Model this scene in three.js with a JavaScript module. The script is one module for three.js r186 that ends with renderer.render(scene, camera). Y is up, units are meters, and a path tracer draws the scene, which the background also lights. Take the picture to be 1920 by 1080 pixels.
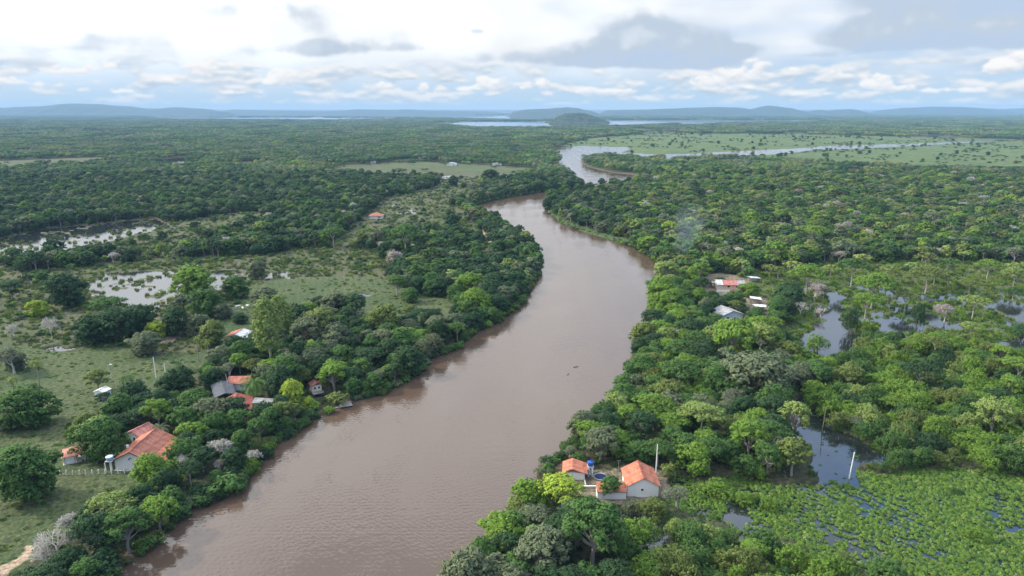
import * as THREE from 'three';
import { createNoise2D, createNoise3D } from 'simplex-noise';
import { MarchingCubes } from 'three/addons/objects/MarchingCubes.js';
import { mergeGeometries } from 'three/addons/utils/BufferGeometryUtils.js';

// ------------------------------------------------------------------ camera, sky, sun, exposure
const FOCAL = 1280, EYE = 95, HORIZON = 206;               // focal length in photo pixels, drone height in metres, row of the true horizon
const scene = new THREE.Scene();
const pitch = Math.atan((540 - HORIZON) / FOCAL);
const camera = new THREE.PerspectiveCamera(2 * Math.atan(540 / FOCAL) * 180 / Math.PI, 1920 / 1080, 1, 60000);
camera.position.set(0, EYE, 0);
camera.rotation.x = -pitch;
const renderer = new THREE.WebGLRenderer({ antialias: true });
renderer.toneMapping = THREE.LinearToneMapping;
renderer.toneMappingExposure = 0.93;
renderer.shadowMap.enabled = true;
const SUN = new THREE.Vector3(-0.82, 0.56, -0.14).normalize();
const sun = new THREE.DirectionalLight(new THREE.Color().setRGB(1, 0.9, 0.75), 5);
sun.name = 'sun';
sun.position.copy(SUN).multiplyScalar(2000); sun.position.z -= 400; sun.target.position.set(0, 0, -400);
sun.castShadow = true; sun.shadow.radius = 5;
Object.assign(sun.shadow.camera, { left: -900, right: 900, top: 900, bottom: -900, near: 10, far: 6000 });
sun.shadow.mapSize.set(4096, 4096);
scene.add(sun, sun.target);
scene.fog = new THREE.FogExp2(new THREE.Color().setRGB(0.4, 0.67, 1.0), 0.00006);

// ------------------------------------------------------------------ random numbers and noise
function rng(seed) { let s = seed >>> 0; return () => { s = (s + 0x6d2b79f5) | 0; let t = Math.imul(s ^ (s >>> 15), 1 | s); t = (t + Math.imul(t ^ (t >>> 7), 61 | t)) ^ t; return ((t ^ (t >>> 14)) >>> 0) / 4294967296; }; }
const R = rng(7);
const n2 = createNoise2D(rng(11)), n2b = createNoise2D(rng(12)), n3 = createNoise3D(rng(13));
const clamp = THREE.MathUtils.clamp, lerp = THREE.MathUtils.lerp, smooth = THREE.MathUtils.smoothstep;
const fbm = (x, y, o = 4) => { let s = 0, a = 0.5, f = 1; for (let i = 0; i < o; i++) { s += a * n2(x * f + i * 17.3, y * f - i * 9.1); a *= 0.5; f *= 2.03; } return s; };
const fbm3 = (x, y, z, o = 4) => { let s = 0, a = 0.5, f = 1; for (let i = 0; i < o; i++) { s += a * n3(x * f + i * 17.3, y * f - i * 9.1, z * f); a *= 0.5; f *= 2.03; } return s; };

// ------------------------------------------------------------------ sky: one computed panorama of air and clouds
{
  const W = 4096, Hh = 2048, data = new Float32Array(W * Hh * 4), sr = rng(21);
  // grey cumulus: [azimuth in degrees from the view axis, elevation, half width, half height, strength]; those of the photograph first, then more of the same all round
  const az = (px) => Math.atan((px - 960) / FOCAL) * 57.2958, el = (py) => (HORIZON - py) / FOCAL * 57.2958 * 0.98;
  const big = [], B = (px, py, w, h, s) => big.push([az(px), el(py), w / FOCAL * 57.3, h / FOCAL * 57.3, s]);
  B(1195, 72, 85, 46, 1); B(1250, 100, 150, 34, 1); B(1075, 108, 115, 26, 0.8); B(1340, 108, 85, 14, 0.65); B(1150, 126, 150, 14, 0.8); B(1300, 128, 90, 14, 0.6);
  B(1740, 25, 170, 70, 1.05); B(1850, 10, 170, 85, 1.05); B(1620, 88, 120, 26, 0.95); B(1770, 98, 180, 30, 1.05); B(1930, 50, 150, 60, 1); B(1500, 118, 70, 10, 0.5);
  B(430, 42, 130, 26, 0.4); B(590, 45, 60, 36, 0.46); B(690, 86, 100, 28, 0.52); B(540, 108, 150, 20, 0.42); B(250, 92, 170, 18, 0.3); B(905, 70, 60, 10, 0.5); B(200, 112, 140, 18, 0.36); B(930, 118, 90, 16, 0.5); B(640, 104, 90, 16, 0.5); B(1555, 2, 50, 12, 0.6); B(100, 140, 60, 10, 0.4); B(800, 100, 90, 10, 0.35);
  for (let i = 0; i < 60; i++) { const a = sr() * 360 - 180, e = 3 + Math.pow(sr(), 1.3) * 45, w = 4 + sr() * 7, keepOut = Math.abs(a) < 46 && e < 14; if (!keepOut) big.push([a, e, w * (1 + e / 40), w * 0.4 * (1 + e / 40), 0.4 + sr() * 0.5]); }
  const small = [], S = (px, py, w, h, s = 1) => small.push([az(px), el(py), w / FOCAL * 57.3, h / FOCAL * 57.3, s]);   // bright heads low over the horizon
  for (const [x, y, w, h, s] of [[425, 136, 40, 13], [400, 146, 34, 8, 0.8], [560, 145, 48, 16], [530, 158, 26, 13], [598, 122, 15, 3, 0.9], [235, 140, 30, 10], [155, 148, 34, 9], [340, 158, 20, 7, 0.8], [725, 166, 26, 10], [800, 168, 40, 10, 0.8], [925, 158, 34, 14], [895, 168, 34, 9], [1015, 156, 14, 11], [990, 165, 44, 9, 0.8], [1400, 133, 24, 14], [1350, 148, 62, 16, 0.9], [1310, 160, 36, 11], [1385, 168, 34, 8, 0.8], [1615, 163, 24, 16], [1645, 172, 30, 11], [1880, 136, 56, 22], [1905, 165, 34, 16], [1830, 145, 28, 12], [1465, 140, 18, 4, 0.7], [1120, 173, 70, 8, 0.8], [1550, 150, 40, 10, 0.6], [60, 166, 80, 8, 0.8], [260, 177, 70, 6, 0.7], [480, 177, 70, 5, 0.6], [1760, 176, 50, 7, 0.7], [1500, 180, 70, 5, 0.6]]) S(x, y, w, h, s);
  for (let i = 0; i < 90; i++) { const a = sr() * 360 - 180; if (Math.abs(a) > 40) small.push([a, 1 + sr() * 3.2, 0.8 + sr() * 2.6, 0.3 + sr() * 0.7, 0.6 + sr() * 0.4]); }
  const sectors = Array.from({ length: 72 }, () => [[], []]);
  for (const [list, k] of [[big, 0], [small, 1]]) for (const c of list) for (let s = 0; s < 72; s++) { const d = Math.abs(((s * 5 + 2.5 - 180) - c[0] + 540) % 360 - 180); if (d < c[2] * 2 + 6) sectors[s][k].push(c); }
  const mass = (list, a, ee, flat) => { let m = 0; for (const c of list) { const dx = ((a - c[0] + 540) % 360 - 180) / c[2], dy = (ee - c[1]) / c[3], q = dx * dx + (dy > 0 ? dy * dy : dy * dy * flat); if (q < 4) m += Math.max(0, 1 - Math.sqrt(q) * 0.8) * c[4]; } return m; };
  for (let row = 0; row < Hh; row++) {
    const e = ((row + 0.5) / Hh - 0.5) * 180, er = e / 57.2958, up = Math.sin(er), ee = Math.max(e, 0), low = ee < 14, oct = low ? 5 : 3;
    for (let col = 0; col < W; col++) {
      const o = (row * W + col) * 4; data[o + 3] = 1;
      if (e < -1.5) { data[o] = 0.3; data[o + 1] = 0.34; data[o + 2] = 0.36; continue; }
      if (!low && col & 1) { data[o] = data[o - 4]; data[o + 1] = data[o - 3]; data[o + 2] = data[o - 2]; continue; }
      const round = ((col + 0.5) / W - 0.5) * 2 * Math.PI, a = (round * 57.2958 + 90 + 540) % 360 - 180;
      const x = Math.cos(round) * Math.cos(er), z = Math.sin(round) * Math.cos(er), cs = clamp(x * SUN.x + up * SUN.y + z * SUN.z, -1, 1), near = 0.5 + 0.5 * cs, glow = Math.pow(near, 4);
      const k = 1 - Math.exp(-ee / 10);
      let r = lerp(0.60, 0.22, k), g = lerp(0.78, 0.47, k), b = lerp(0.89, 1.0, k);
      const px = x / (up + 0.16), pz = z / (up + 0.16);
      const veil = clamp(lerp(-0.05, 1.05, smooth(near, 0.38, 0.78)) + 0.6 * fbm(px * 0.9 + 3, pz * 0.9, 3) + 0.55 * (1 - smooth(ee, 9, 30)), 0, 1) * smooth(ee, 0.3, 5);
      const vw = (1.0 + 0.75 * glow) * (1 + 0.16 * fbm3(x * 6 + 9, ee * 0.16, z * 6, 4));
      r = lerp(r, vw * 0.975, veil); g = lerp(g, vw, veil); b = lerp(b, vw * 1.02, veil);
      const sec = sectors[Math.min(71, Math.floor((a + 180) / 5))];
      if (ee < 8) {
        // layered cumulus banks, their tops lit
        const f = (y) => fbm3(x * 13, y * 0.75, z * 13, 5) + 0.35 * n3(x * 4, y * 0.3, z * 4), d0 = f(ee), d1 = f(ee + 0.3);
        const t = smooth(d0, -0.22, 0.22) * smooth(ee, 0.15, 0.8) * (1 - smooth(ee, 2.4, 4.6)), lt = clamp(0.5 + (d0 - d1) * 1.5, 0, 1);
        r = lerp(r, lerp(0.58, 1.04, lt), t * 0.9); g = lerp(g, lerp(0.68, 1.02, lt), t * 0.9); b = lerp(b, lerp(0.79, 0.99, lt), t * 0.9);
        if (sec[1].length) {
          const q = (y, aa) => mass(sec[1], aa, y, 2.2) + 0.85 * fbm3(x * 30, y * 0.75, z * 30, 5), m0 = q(ee, a), m1 = q(ee + 0.22, a - 0.25), s = smooth(m0, 0.22, 0.55) * smooth(mass(sec[1], a, ee, 2.2), 0.02, 0.25), l = clamp(0.62 + (m0 - m1) * 0.9, 0, 1);
          r = lerp(r, lerp(0.72, 1.12, l), s); g = lerp(g, lerp(0.77, 1.09, l), s); b = lerp(b, lerp(0.83, 1.05, l), s);
        }
      }
      if (sec[0].length) {
        const m = mass(sec[0], a, ee, 1.6) * 1.3;
        if (m > 0) {
          const ed = fbm3(x * 11 + 5, ee * 0.24, z * 11, oct), m1 = mass(sec[0], a - 0.8, ee + 0.9, 1.6) * 1.3 + 0.8 * fbm3(x * 11 + 5 - 0.1, (ee + 0.9) * 0.24, z * 11, 3), m0 = m + 0.8 * ed;
          const t = smooth(m0, 0.14, 0.72) * clamp(m * 2.2, 0, 1), th = smooth(Math.min(m, 1.3) + ed * 0.5, 0.2, 1.0), lt = clamp(0.17 + ed * 0.5 + (m0 - m1) * 0.45 + glow * 0.4, 0, 1);
          const w = t * lerp(0.5, 0.94, th);
          r = lerp(r, lerp(0.38, 0.78, lt), w); g = lerp(g, lerp(0.49, 0.86, lt), w); b = lerp(b, lerp(0.64, 0.94, lt), w);
        }
      }
      const h = Math.exp(-ee / 0.4) * 0.5;
      const rise = 1 + 0.65 * smooth(ee, 5, 30);      // added brightening towards overhead for stronger water reflections, shaped like an overcast sky
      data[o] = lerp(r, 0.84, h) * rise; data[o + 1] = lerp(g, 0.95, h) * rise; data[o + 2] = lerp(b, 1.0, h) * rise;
    }
  }
  const t = new THREE.DataTexture(data, W, Hh, THREE.RGBAFormat, THREE.FloatType);
  t.mapping = THREE.EquirectangularReflectionMapping; t.magFilter = THREE.LinearFilter; t.needsUpdate = true;
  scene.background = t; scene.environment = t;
}

// ------------------------------------------------------------------ helpers
const pc = Math.cos(pitch), ps = Math.sin(pitch);
/** Where the sight line through a photo pixel meets the level y. */
function G(px, py, y = 0) {
  const u = (px - 960) / FOCAL, v = (540 - py) / FOCAL, t = (y - EYE) / (v * pc - ps);
  return new THREE.Vector3(u * t, y, (-pc - v * ps) * t);
}
const depthOf = (p) => -p.z * pc + (EYE - p.y) * ps;
function toPx(x, y, z) { const d = -z * pc + (EYE - y) * ps; return [960 + FOCAL * x / d, 540 - FOCAL * ((y - EYE) * pc - z * ps) / d, d]; }
const taken = new Map();
function numbered(name) { const n = taken.get(name) ?? 0; taken.set(name, n + 1); return n ? name + '_' + String(n).padStart(3, '0') : name; }
function shadow(o) { o.castShadow = o.receiveShadow = true; return o; }
function part(name, geo, mat, parent, label) { const m = shadow(new THREE.Mesh(geo, mat)); m.name = name; parent.add(m); if (label) m.userData.label = label; return m; }
function tag(o, label, category, group) { Object.assign(o.userData, { label, category }); if (group) o.userData.group = group; return o; }
function thing(name, label, category, pos, turn = 0, group) { const o = new THREE.Group(); o.name = numbered(name); o.position.copy(pos); o.rotation.y = turn; tag(o, label, category, group); scene.add(o); return o; }
function structure(name, geo, mat, kind = 'structure') { const m = shadow(new THREE.Mesh(geo, mat)); m.name = numbered(name); m.userData.kind = kind; scene.add(m); return m; }
const rgb = (r, g, b) => new THREE.Color().setRGB(r, g, b);
const std = (c, rough = 0.9, more = {}) => new THREE.MeshStandardMaterial({ color: c, roughness: rough, ...more });

class GB {            // collects triangles
  constructor() { this.p = []; this.n = []; this.c = []; this.i = []; }
  v(x, y, z, nx, ny, nz, c) { this.p.push(x, y, z); this.n.push(nx, ny, nz); if (c) this.c.push(c[0], c[1], c[2]); return this.p.length / 3 - 1; }
  build() {
    const g = new THREE.BufferGeometry();
    g.setAttribute('position', new THREE.Float32BufferAttribute(this.p, 3)); g.setAttribute('normal', new THREE.Float32BufferAttribute(this.n, 3));
    if (this.c.length) g.setAttribute('color', new THREE.Float32BufferAttribute(this.c, 3));
    g.setIndex(this.i); return g;
  }
}
const V = (x, y, z) => new THREE.Vector3(x, y, z);
function tube(gb, pts, rad, sides = 5) {
  let base = -1;
  for (let k = 0; k < pts.length; k++) {
    const d = (k < pts.length - 1 ? pts[k + 1].clone().sub(pts[k]) : pts[k].clone().sub(pts[k - 1])).normalize();
    const a = Math.abs(d.y) < 0.9 ? V(0, 1, 0).cross(d).normalize() : V(1, 0, 0).cross(d).normalize(), b = d.clone().cross(a);
    const start = gb.p.length / 3;
    for (let s = 0; s < sides; s++) { const t = s / sides * 2 * Math.PI, nx = a.x * Math.cos(t) + b.x * Math.sin(t), ny = a.y * Math.cos(t) + b.y * Math.sin(t), nz = a.z * Math.cos(t) + b.z * Math.sin(t); gb.v(pts[k].x + nx * rad[k], pts[k].y + ny * rad[k], pts[k].z + nz * rad[k], nx, ny, nz); }
    if (base >= 0) for (let s = 0; s < sides; s++) { const q = (s + 1) % sides; gb.i.push(base + s, start + q, start + s, base + s, base + q, start + q); }
    base = start;
  }
}
const dirOf = (r, up = 0) => { const y = lerp(-1, 1, r()), a = r() * 2 * Math.PI, q = Math.sqrt(1 - y * y); return V(q * Math.cos(a), y, q * Math.sin(a)); };
/** One bent leaf spray: four corners, two faces, its normal leaning outward. */
function leaf(gb, c, out, size, r, flat = 0.6) {
  const n = V(out.x + (r() - 0.5) * 1.5, out.y + (r() - 0.5) * 1.5 + flat, out.z + (r() - 0.5) * 1.5).normalize();
  const t = V(r() - 0.5, r() - 0.5, r() - 0.5).cross(n).normalize(), s = n.clone().cross(t);
  const L = size * (0.7 + 0.6 * r()), w = L * (0.45 + 0.3 * r()), fold = 0.22 * L;
  const q = V(out.x * 0.8 + n.x * 0.38, out.y * 0.8 + n.y * 0.38, out.z * 0.8 + n.z * 0.38).normalize();
  const br = 0.78 + 0.44 * r(), warm = (r() - 0.5) * 0.28, col = [br * (1 + warm), br, br * (1 - warm * 0.8)];
  const b = gb.p.length / 3;
  gb.v(c.x - t.x * L * 0.5, c.y - t.y * L * 0.5, c.z - t.z * L * 0.5, q.x, q.y, q.z, col);
  gb.v(c.x + s.x * w * 0.5 - n.x * fold, c.y + s.y * w * 0.5 - n.y * fold, c.z + s.z * w * 0.5 - n.z * fold, q.x, q.y, q.z, col);
  gb.v(c.x + t.x * L * 0.5, c.y + t.y * L * 0.5, c.z + t.z * L * 0.5, q.x, q.y, q.z, col);
  gb.v(c.x - s.x * w * 0.5 - n.x * fold, c.y - s.y * w * 0.5 - n.y * fold, c.z - s.z * w * 0.5 - n.z * fold, q.x, q.y, q.z, col);
  gb.i.push(b, b + 2, b + 1, b, b + 3, b + 2);
}
/** Leaves over a set of lobes [x, y, z, rx, ry, rz]: each lobe carries small clumps, each clump its leaves. */
function foliage(gb, lobes, { clumps, leaves, size, spread, low = -0.35, drape = 0 }, r) {
  for (const [cx, cy, cz, rx, ry, rz] of lobes) {
    const n = Math.round(clumps * Math.pow(rx * rz, 0.9) / 4);
    for (let k = 0; k < n; k++) {
      const d = dirOf(r); if (d.y < low) { k -= 0.75; if (r() < 0.5) continue; d.y = Math.abs(d.y) * 0.5; d.normalize(); }
      const f = 0.78 + 0.3 * r(), c = V(cx + d.x * rx * f, cy + d.y * ry * f, cz + d.z * rz * f);
      const o = V(d.x / rx, d.y / ry, d.z / rz).normalize(), sp = spread * (0.6 + 0.8 * r());
      for (let q = 0; q < leaves; q++) {
        const e = dirOf(r), m = Math.cbrt(r()) * sp, oo = V(o.x * 0.7 + e.x * 0.6, o.y * 0.7 + e.y * 0.6, o.z * 0.7 + e.z * 0.6).normalize();
        leaf(gb, V(c.x + e.x * m, c.y + e.y * m * 0.75 - (drape ? drape * r() * r() * (1 - Math.max(0, d.y)) : 0), c.z + e.z * m), oo, size, r, drape ? 0.2 : 0.6);
      }
    }
  }
}
function limb(gb, a, b, r0, r1, r, sides = 5, bend = 0.14) {
  const L = a.distanceTo(b), m1 = a.clone().lerp(b, 0.35), m2 = a.clone().lerp(b, 0.7);
  for (const m of [m1, m2]) m.add(V((r() - 0.5) * L * bend, r() * L * bend * 0.6, (r() - 0.5) * L * bend));
  tube(gb, [a, m1, m2, b], [r0, lerp(r0, r1, 0.35), lerp(r0, r1, 0.7), r1], sides);
}
// ---- tree kinds, each with a crown about 10 across
function lobesDome(r, n, R0, y0, ry, lr0, lr1, fl = 0.8) {
  const out = [];
  for (let k = 0; k < n; k++) {
    const a = k * 2.39996 + r() * 0.7, f = Math.sqrt((k + 0.35) / n), lr = lerp(lr1, lr0, f) * (0.8 + 0.4 * r()), rad = f * (R0 - lr * 0.75);
    out.push([Math.cos(a) * rad, y0 + ry * (Math.sqrt(Math.max(0, 1 - f * f)) - 0.35) + (r() - 0.5) * ry * 0.35, Math.sin(a) * rad, lr, lr * fl, lr]);
  }
  return out;
}
function makeTree(kind, seed, detail = 1) {
  const r = rng(seed), wood = new GB(), leafy = new GB(), D = detail, big = 1 / Math.sqrt(D);
  let height = 9, mid = 5;
  if (kind === 'dense') {
    const lobes = [...lobesDome(r, 13, 4.9, 4.9, 3.0, 1.5, 2.5, 0.85), ...lobesDome(r, 11, 4.7, 2.5, 0.9, 1.5, 1.8, 0.95), ...lobesDome(r, 9, 4.1, 1.3, 0.3, 1.3, 1.5, 0.9)];
    for (const l of lobes) { const a = Math.atan2(l[2], l[0]), w = 1 + 0.22 * Math.sin(a * 2 + seed) + 0.16 * Math.sin(a * 3 + seed * 1.7); l[0] *= w; l[2] *= w; l[1] += 0.5 * Math.sin(a + seed * 2.3); }
    for (let k = 0; k < 4; k++) { const a = r() * 6.28; lobes.push([Math.cos(a) * 4.2, 4 + r() * 3, Math.sin(a) * 4.2, 0.9 + r() * 0.5, 0.8, 0.9 + r() * 0.5]); }
    foliage(leafy, lobes, { clumps: 25 * D, leaves: 12, size: 0.6 * big, spread: 0.62 }, r);
    tube(wood, [V(0, -0.6, 0), V(0.1, 1.2, 0), V(0, 3, 0.1), V(0, 5, 0)], [0.5, 0.4, 0.36, 0.15], 7);
    for (let k = 0; k < 7; k++) { const l = lobes[k * 2 % lobes.length]; limb(wood, V(0, 1.8 + r(), 0), V(l[0], l[1], l[2]), 0.22, 0.06, r); }
    height = 8; mid = 4.4;
  } else if (kind === 'broad') {
    const lobes = lobesDome(r, 15, 5.2, 6.6, 2.6, 1.2, 2.0, 0.62);
    for (let k = 0; k < 5; k++) { const a = r() * 6.28; lobes.push([Math.cos(a) * 3.4, 4.2 + r() * 1.4, Math.sin(a) * 3.4, 1.3, 0.8, 1.3]); }
    foliage(leafy, lobes, { clumps: 30 * D, leaves: 10, size: 0.6 * big, spread: 0.6, low: -0.5 }, r);
    tube(wood, [V(0, -0.6, 0), V(0.2, 1.6, 0), V(0, 3.4, 0.2), V(0, 6.6, 0)], [0.42, 0.32, 0.27, 0.08], 7);
    for (const l of lobes) limb(wood, V(0, 2.4 + r() * 1.6, 0.1), V(l[0], l[1] - 0.2, l[2]), 0.16, 0.05, r);
    height = 9; mid = 6.2;
  } else if (kind === 'umbrella') {
    const lobes = [];
    for (let k = 0; k < 22; k++) { const a = k * 2.39996 + r() * 0.5, f = Math.sqrt((k + 0.4) / 22), q = 1.0 + r() * 0.7; lobes.push([Math.cos(a) * f * 4.5, 8.6 - f * f * 1.9 + (r() - 0.5) * 0.7, Math.sin(a) * f * 4.5, q * 1.1, q * 0.42, q * 1.1]); }
    foliage(leafy, lobes, { clumps: 27 * D, leaves: 8, size: 0.5 * big, spread: 0.5, low: -0.6 }, r);
    tube(wood, [V(0, -0.6, 0), V(0.15, 2, 0.1), V(0, 4, 0), V(0.1, 5, 0)], [0.26, 0.19, 0.17, 0.14], 7);
    const forks = []; for (let k = 0; k < 5; k++) { const a = k * 1.257 + r() * 0.6, p = V(Math.cos(a) * 1.8, 6.4 + r() * 0.7, Math.sin(a) * 1.8); forks.push(p); limb(wood, V(0, 3.6 + r() * 1.2, 0), p, 0.14, 0.09, r); }
    for (const l of lobes) { const e = V(l[0], l[1] - 0.1, l[2]); let f = forks[0]; for (const q of forks) if (q.distanceTo(e) < f.distanceTo(e)) f = q; limb(wood, f, e, 0.1, 0.035, r, 4); }
    height = 9.3; mid = 7.2;
  } else if (kind === 'tall') {
    const lobes = [];
    for (let k = 0; k < 24; k++) { const y = 8 + 14 * (k / 23), a = k * 2.4 + r(), w = 3.6 * Math.sin(Math.PI * clamp(0.15 + 0.82 * k / 23, 0, 1)); lobes.push([Math.cos(a) * w * 0.7, y, Math.sin(a) * w * 0.7, 1.6 + r() * 0.8, 2.0, 1.6 + r() * 0.8]); }
    foliage(leafy, lobes, { clumps: 22 * D, leaves: 10, size: 0.62 * big, spread: 0.7, drape: 1.4 }, r);
    tube(wood, [V(0, -0.6, 0), V(0.1, 4, 0), V(-0.1, 9, 0), V(0, 21, 0)], [0.42, 0.36, 0.28, 0.05], 7);
    for (let k = 0; k < 20; k += 2) limb(wood, V(0, lobes[k][1] - 2.2, 0), V(lobes[k][0], lobes[k][1], lobes[k][2]), 0.13, 0.04, r);
    height = 23; mid = 14;
  } else if (kind === 'vine') {
    const lobes = [];
    for (let k = 0; k < 11; k++) { const a = k * 2.4 + r(), f = Math.sqrt((k + 0.2) / 11), q = 1.3 + r() * 0.8; lobes.push([Math.cos(a) * f * 3.9, 1.8 + (1 - f * f) * 2.6 + r() * 1.5, Math.sin(a) * f * 3.9, q, q * 0.9, q]); }
    foliage(leafy, lobes, { clumps: 50 * D, leaves: 11, size: 0.4 * big, spread: 0.42, low: -0.8, drape: 1.9 }, r);
    for (let k = 0; k < 5; k++) { const a = k * 1.257 + r(); limb(wood, V(Math.cos(a) * 0.8, -0.5, Math.sin(a) * 0.8), V(lobes[k * 2][0], lobes[k * 2][1], lobes[k * 2][2]), 0.16, 0.06, r); }
    height = 6; mid = 3;
  } else if (kind === 'shrub') {
    const lobes = lobesDome(r, 8, 4.8, 2.6, 2.4, 1.6, 2.2, 0.9);
    foliage(leafy, lobes, { clumps: 13 * D, leaves: 7, size: 1.15 * big, spread: 1.0, low: -0.7 }, r);
    for (let k = 0; k < 4; k++) { const a = k * 1.57 + r(); limb(wood, V(Math.cos(a) * 0.3, -0.6, Math.sin(a) * 0.3), V(Math.cos(a) * 2, 2.6, Math.sin(a) * 2), 0.2, 0.08, r, 4); }
    height = 5.4; mid = 2.6;
  } else if (kind === 'grey' || kind === 'bare') {
    const tips = [], branch = (a, d, L, rad, depth) => {
      const b = a.clone().addScaledVector(d, L); limb(wood, a, b, rad, Math.max(rad * 0.55, 0.035), r, depth > 2 ? 5 : 3, 0.2);
      if (!depth) { tips.push(b); return; }
      const n = depth > 2 ? 4 : 3;
      for (let k = 0; k < n; k++) { const q = d.clone().multiplyScalar(0.85).add(dirOf(r).multiplyScalar(0.72)); q.y += 0.18; branch(b.clone().lerp(a, r() * 0.35 * (k > 0)), q.normalize(), L * (0.62 + 0.2 * r()), Math.max(rad * 0.55, 0.035), depth - 1); }
    };
    branch(V(0, -0.6, 0), V(0.04, 1, 0.02).normalize(), 3.0, 0.34, 5);
    let w = 0; for (const t of tips) w = Math.max(w, Math.hypot(t.x, t.z)); 
    if (kind === 'grey') for (const t of tips) for (let q = 0; q < 3; q++) { const e = dirOf(r); leaf(leafy, t.clone().addScaledVector(e, 0.5 * r()), V(e.x * 0.5, 0.7, e.z * 0.5), 0.42, r, 0.4); }
    const s = 5 / Math.max(w, 3);
    for (const g of [wood, leafy]) for (let k = 0; k < g.p.length; k++) g.p[k] *= k % 3 === 1 ? Math.min(1, s * 1.15) : s;
    height = 8.5; mid = 5.6;
  }
  return { wood: wood.build(), crown: leafy.p.length ? leafy.build() : null, height, mid };
}
function makePalm(seed, trunkH, fronds, len, droop) {
  const r = rng(seed), wood = new GB(), leafy = new GB(), lean = (r() - 0.5) * 0.9;
  tube(wood, [V(0, -0.5, 0), V(lean * 0.2, trunkH * 0.35, 0), V(lean * 0.6, trunkH * 0.7, 0), V(lean, trunkH, 0)], [0.24, 0.18, 0.16, 0.15], 7);
  for (let f = 0; f < fronds; f++) {
    const a = f * 2.39996, rise = 1.15 - 1.5 * (f / fronds), pts = [];
    let p = V(lean, trunkH, 0), e = rise;
    for (let k = 0; k <= 7; k++) { pts.push(p.clone()); p = p.clone().add(V(Math.cos(a) * Math.cos(e), Math.sin(e), Math.sin(a) * Math.cos(e)).multiplyScalar(len / 7)); e -= droop / 7 * (1 + k * 0.12); }
    const side = V(-Math.sin(a), 0, Math.cos(a)), br = 0.75 + 0.5 * r();
    for (let k = 0; k < 7; k++) for (const sg of [-1, 1]) for (let h = 0; h < 3; h++) {
      const q = pts[k].clone().lerp(pts[k + 1], h / 3 + 0.1), q2 = pts[k].clone().lerp(pts[k + 1], h / 3 + 0.36), w = len * 0.2 * Math.sin(Math.PI * (k + 1.2) / 9.2), tip = q2.clone().addScaledVector(side, sg * w).add(V(0, -w * (0.35 + 0.3 * r()), 0));
      const n = side.clone().multiplyScalar(sg * 0.4).add(V(0, 0.9, 0)).normalize(), c = [br * (0.9 + 0.2 * r()), br, br * 0.95], b = leafy.p.length / 3;
      const cr = q2.clone().sub(q).cross(tip.clone().sub(q)); for (const v of cr.dot(n) > 0 ? [q, q2, tip] : [q2, q, tip]) leafy.v(v.x, v.y, v.z, n.x, n.y, n.z, c);
      leafy.i.push(b, b + 1, b + 2);
    }
    tube(leafy, pts, [0.05, 0.05, 0.045, 0.04, 0.035, 0.03, 0.025, 0.02], 3);
    while (leafy.c.length < leafy.p.length) leafy.c.push(1.5, 1.5, 1.2);
  }
  return { wood: wood.build(), crown: leafy.build(), height: trunkH + 1, mid: trunkH };
}

// ------------------------------------------------------------------ materials
const T = 256;
function tileWaves(seed, count, kmin, kmax, pw = 1, stretch = 1) {       // a tile of summed waves that repeats without a seam
  const r = rng(seed), out = new Float32Array(T * T), w = [];
  for (let i = 0; i < count; i++) { const k = kmin * Math.pow(kmax / kmin, r()), a = r() * 6.283; const kx = Math.round(Math.cos(a) * k), ky = Math.round(Math.sin(a) * k * stretch); if (kx || ky) w.push([kx, ky, r() * 6.283, Math.pow(Math.hypot(kx, ky), -pw)]); }
  let lo = 1e9, hi = -1e9;
  for (let y = 0; y < T; y++) for (let x = 0; x < T; x++) { let s = 0; for (const [kx, ky, p, m] of w) s += m * Math.sin((kx * x + ky * y) / T * 6.28318 + p); out[y * T + x] = s; lo = Math.min(lo, s); hi = Math.max(hi, s); }
  for (let i = 0; i < out.length; i++) out[i] = (out[i] - lo) / (hi - lo);
  return out;
}
function dataTex(f, size = T, srgb = false) {
  const d = new Uint8Array(size * size * 4);
  for (let i = 0; i < size * size; i++) { const c = f(i % size, Math.floor(i / size), i); d[i * 4] = clamp(c[0], 0, 1) * 255; d[i * 4 + 1] = clamp(c[1], 0, 1) * 255; d[i * 4 + 2] = clamp(c[2], 0, 1) * 255; d[i * 4 + 3] = 255; }
  const t = new THREE.DataTexture(d, size, size); t.wrapS = t.wrapT = THREE.RepeatWrapping; t.magFilter = THREE.LinearFilter; t.minFilter = THREE.LinearMipmapLinearFilter; if (srgb) t.colorSpace = THREE.SRGBColorSpace; t.needsUpdate = true; return t;
}
const grey = (a) => dataTex((x, y, i) => [a[i], a[i], a[i]]);
const rip = tileWaves(31, 120, 7, 60, 0.95), rip2 = tileWaves(32, 70, 2, 14, 1.3), grain = tileWaves(33, 110, 4, 90, 0.7);
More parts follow.
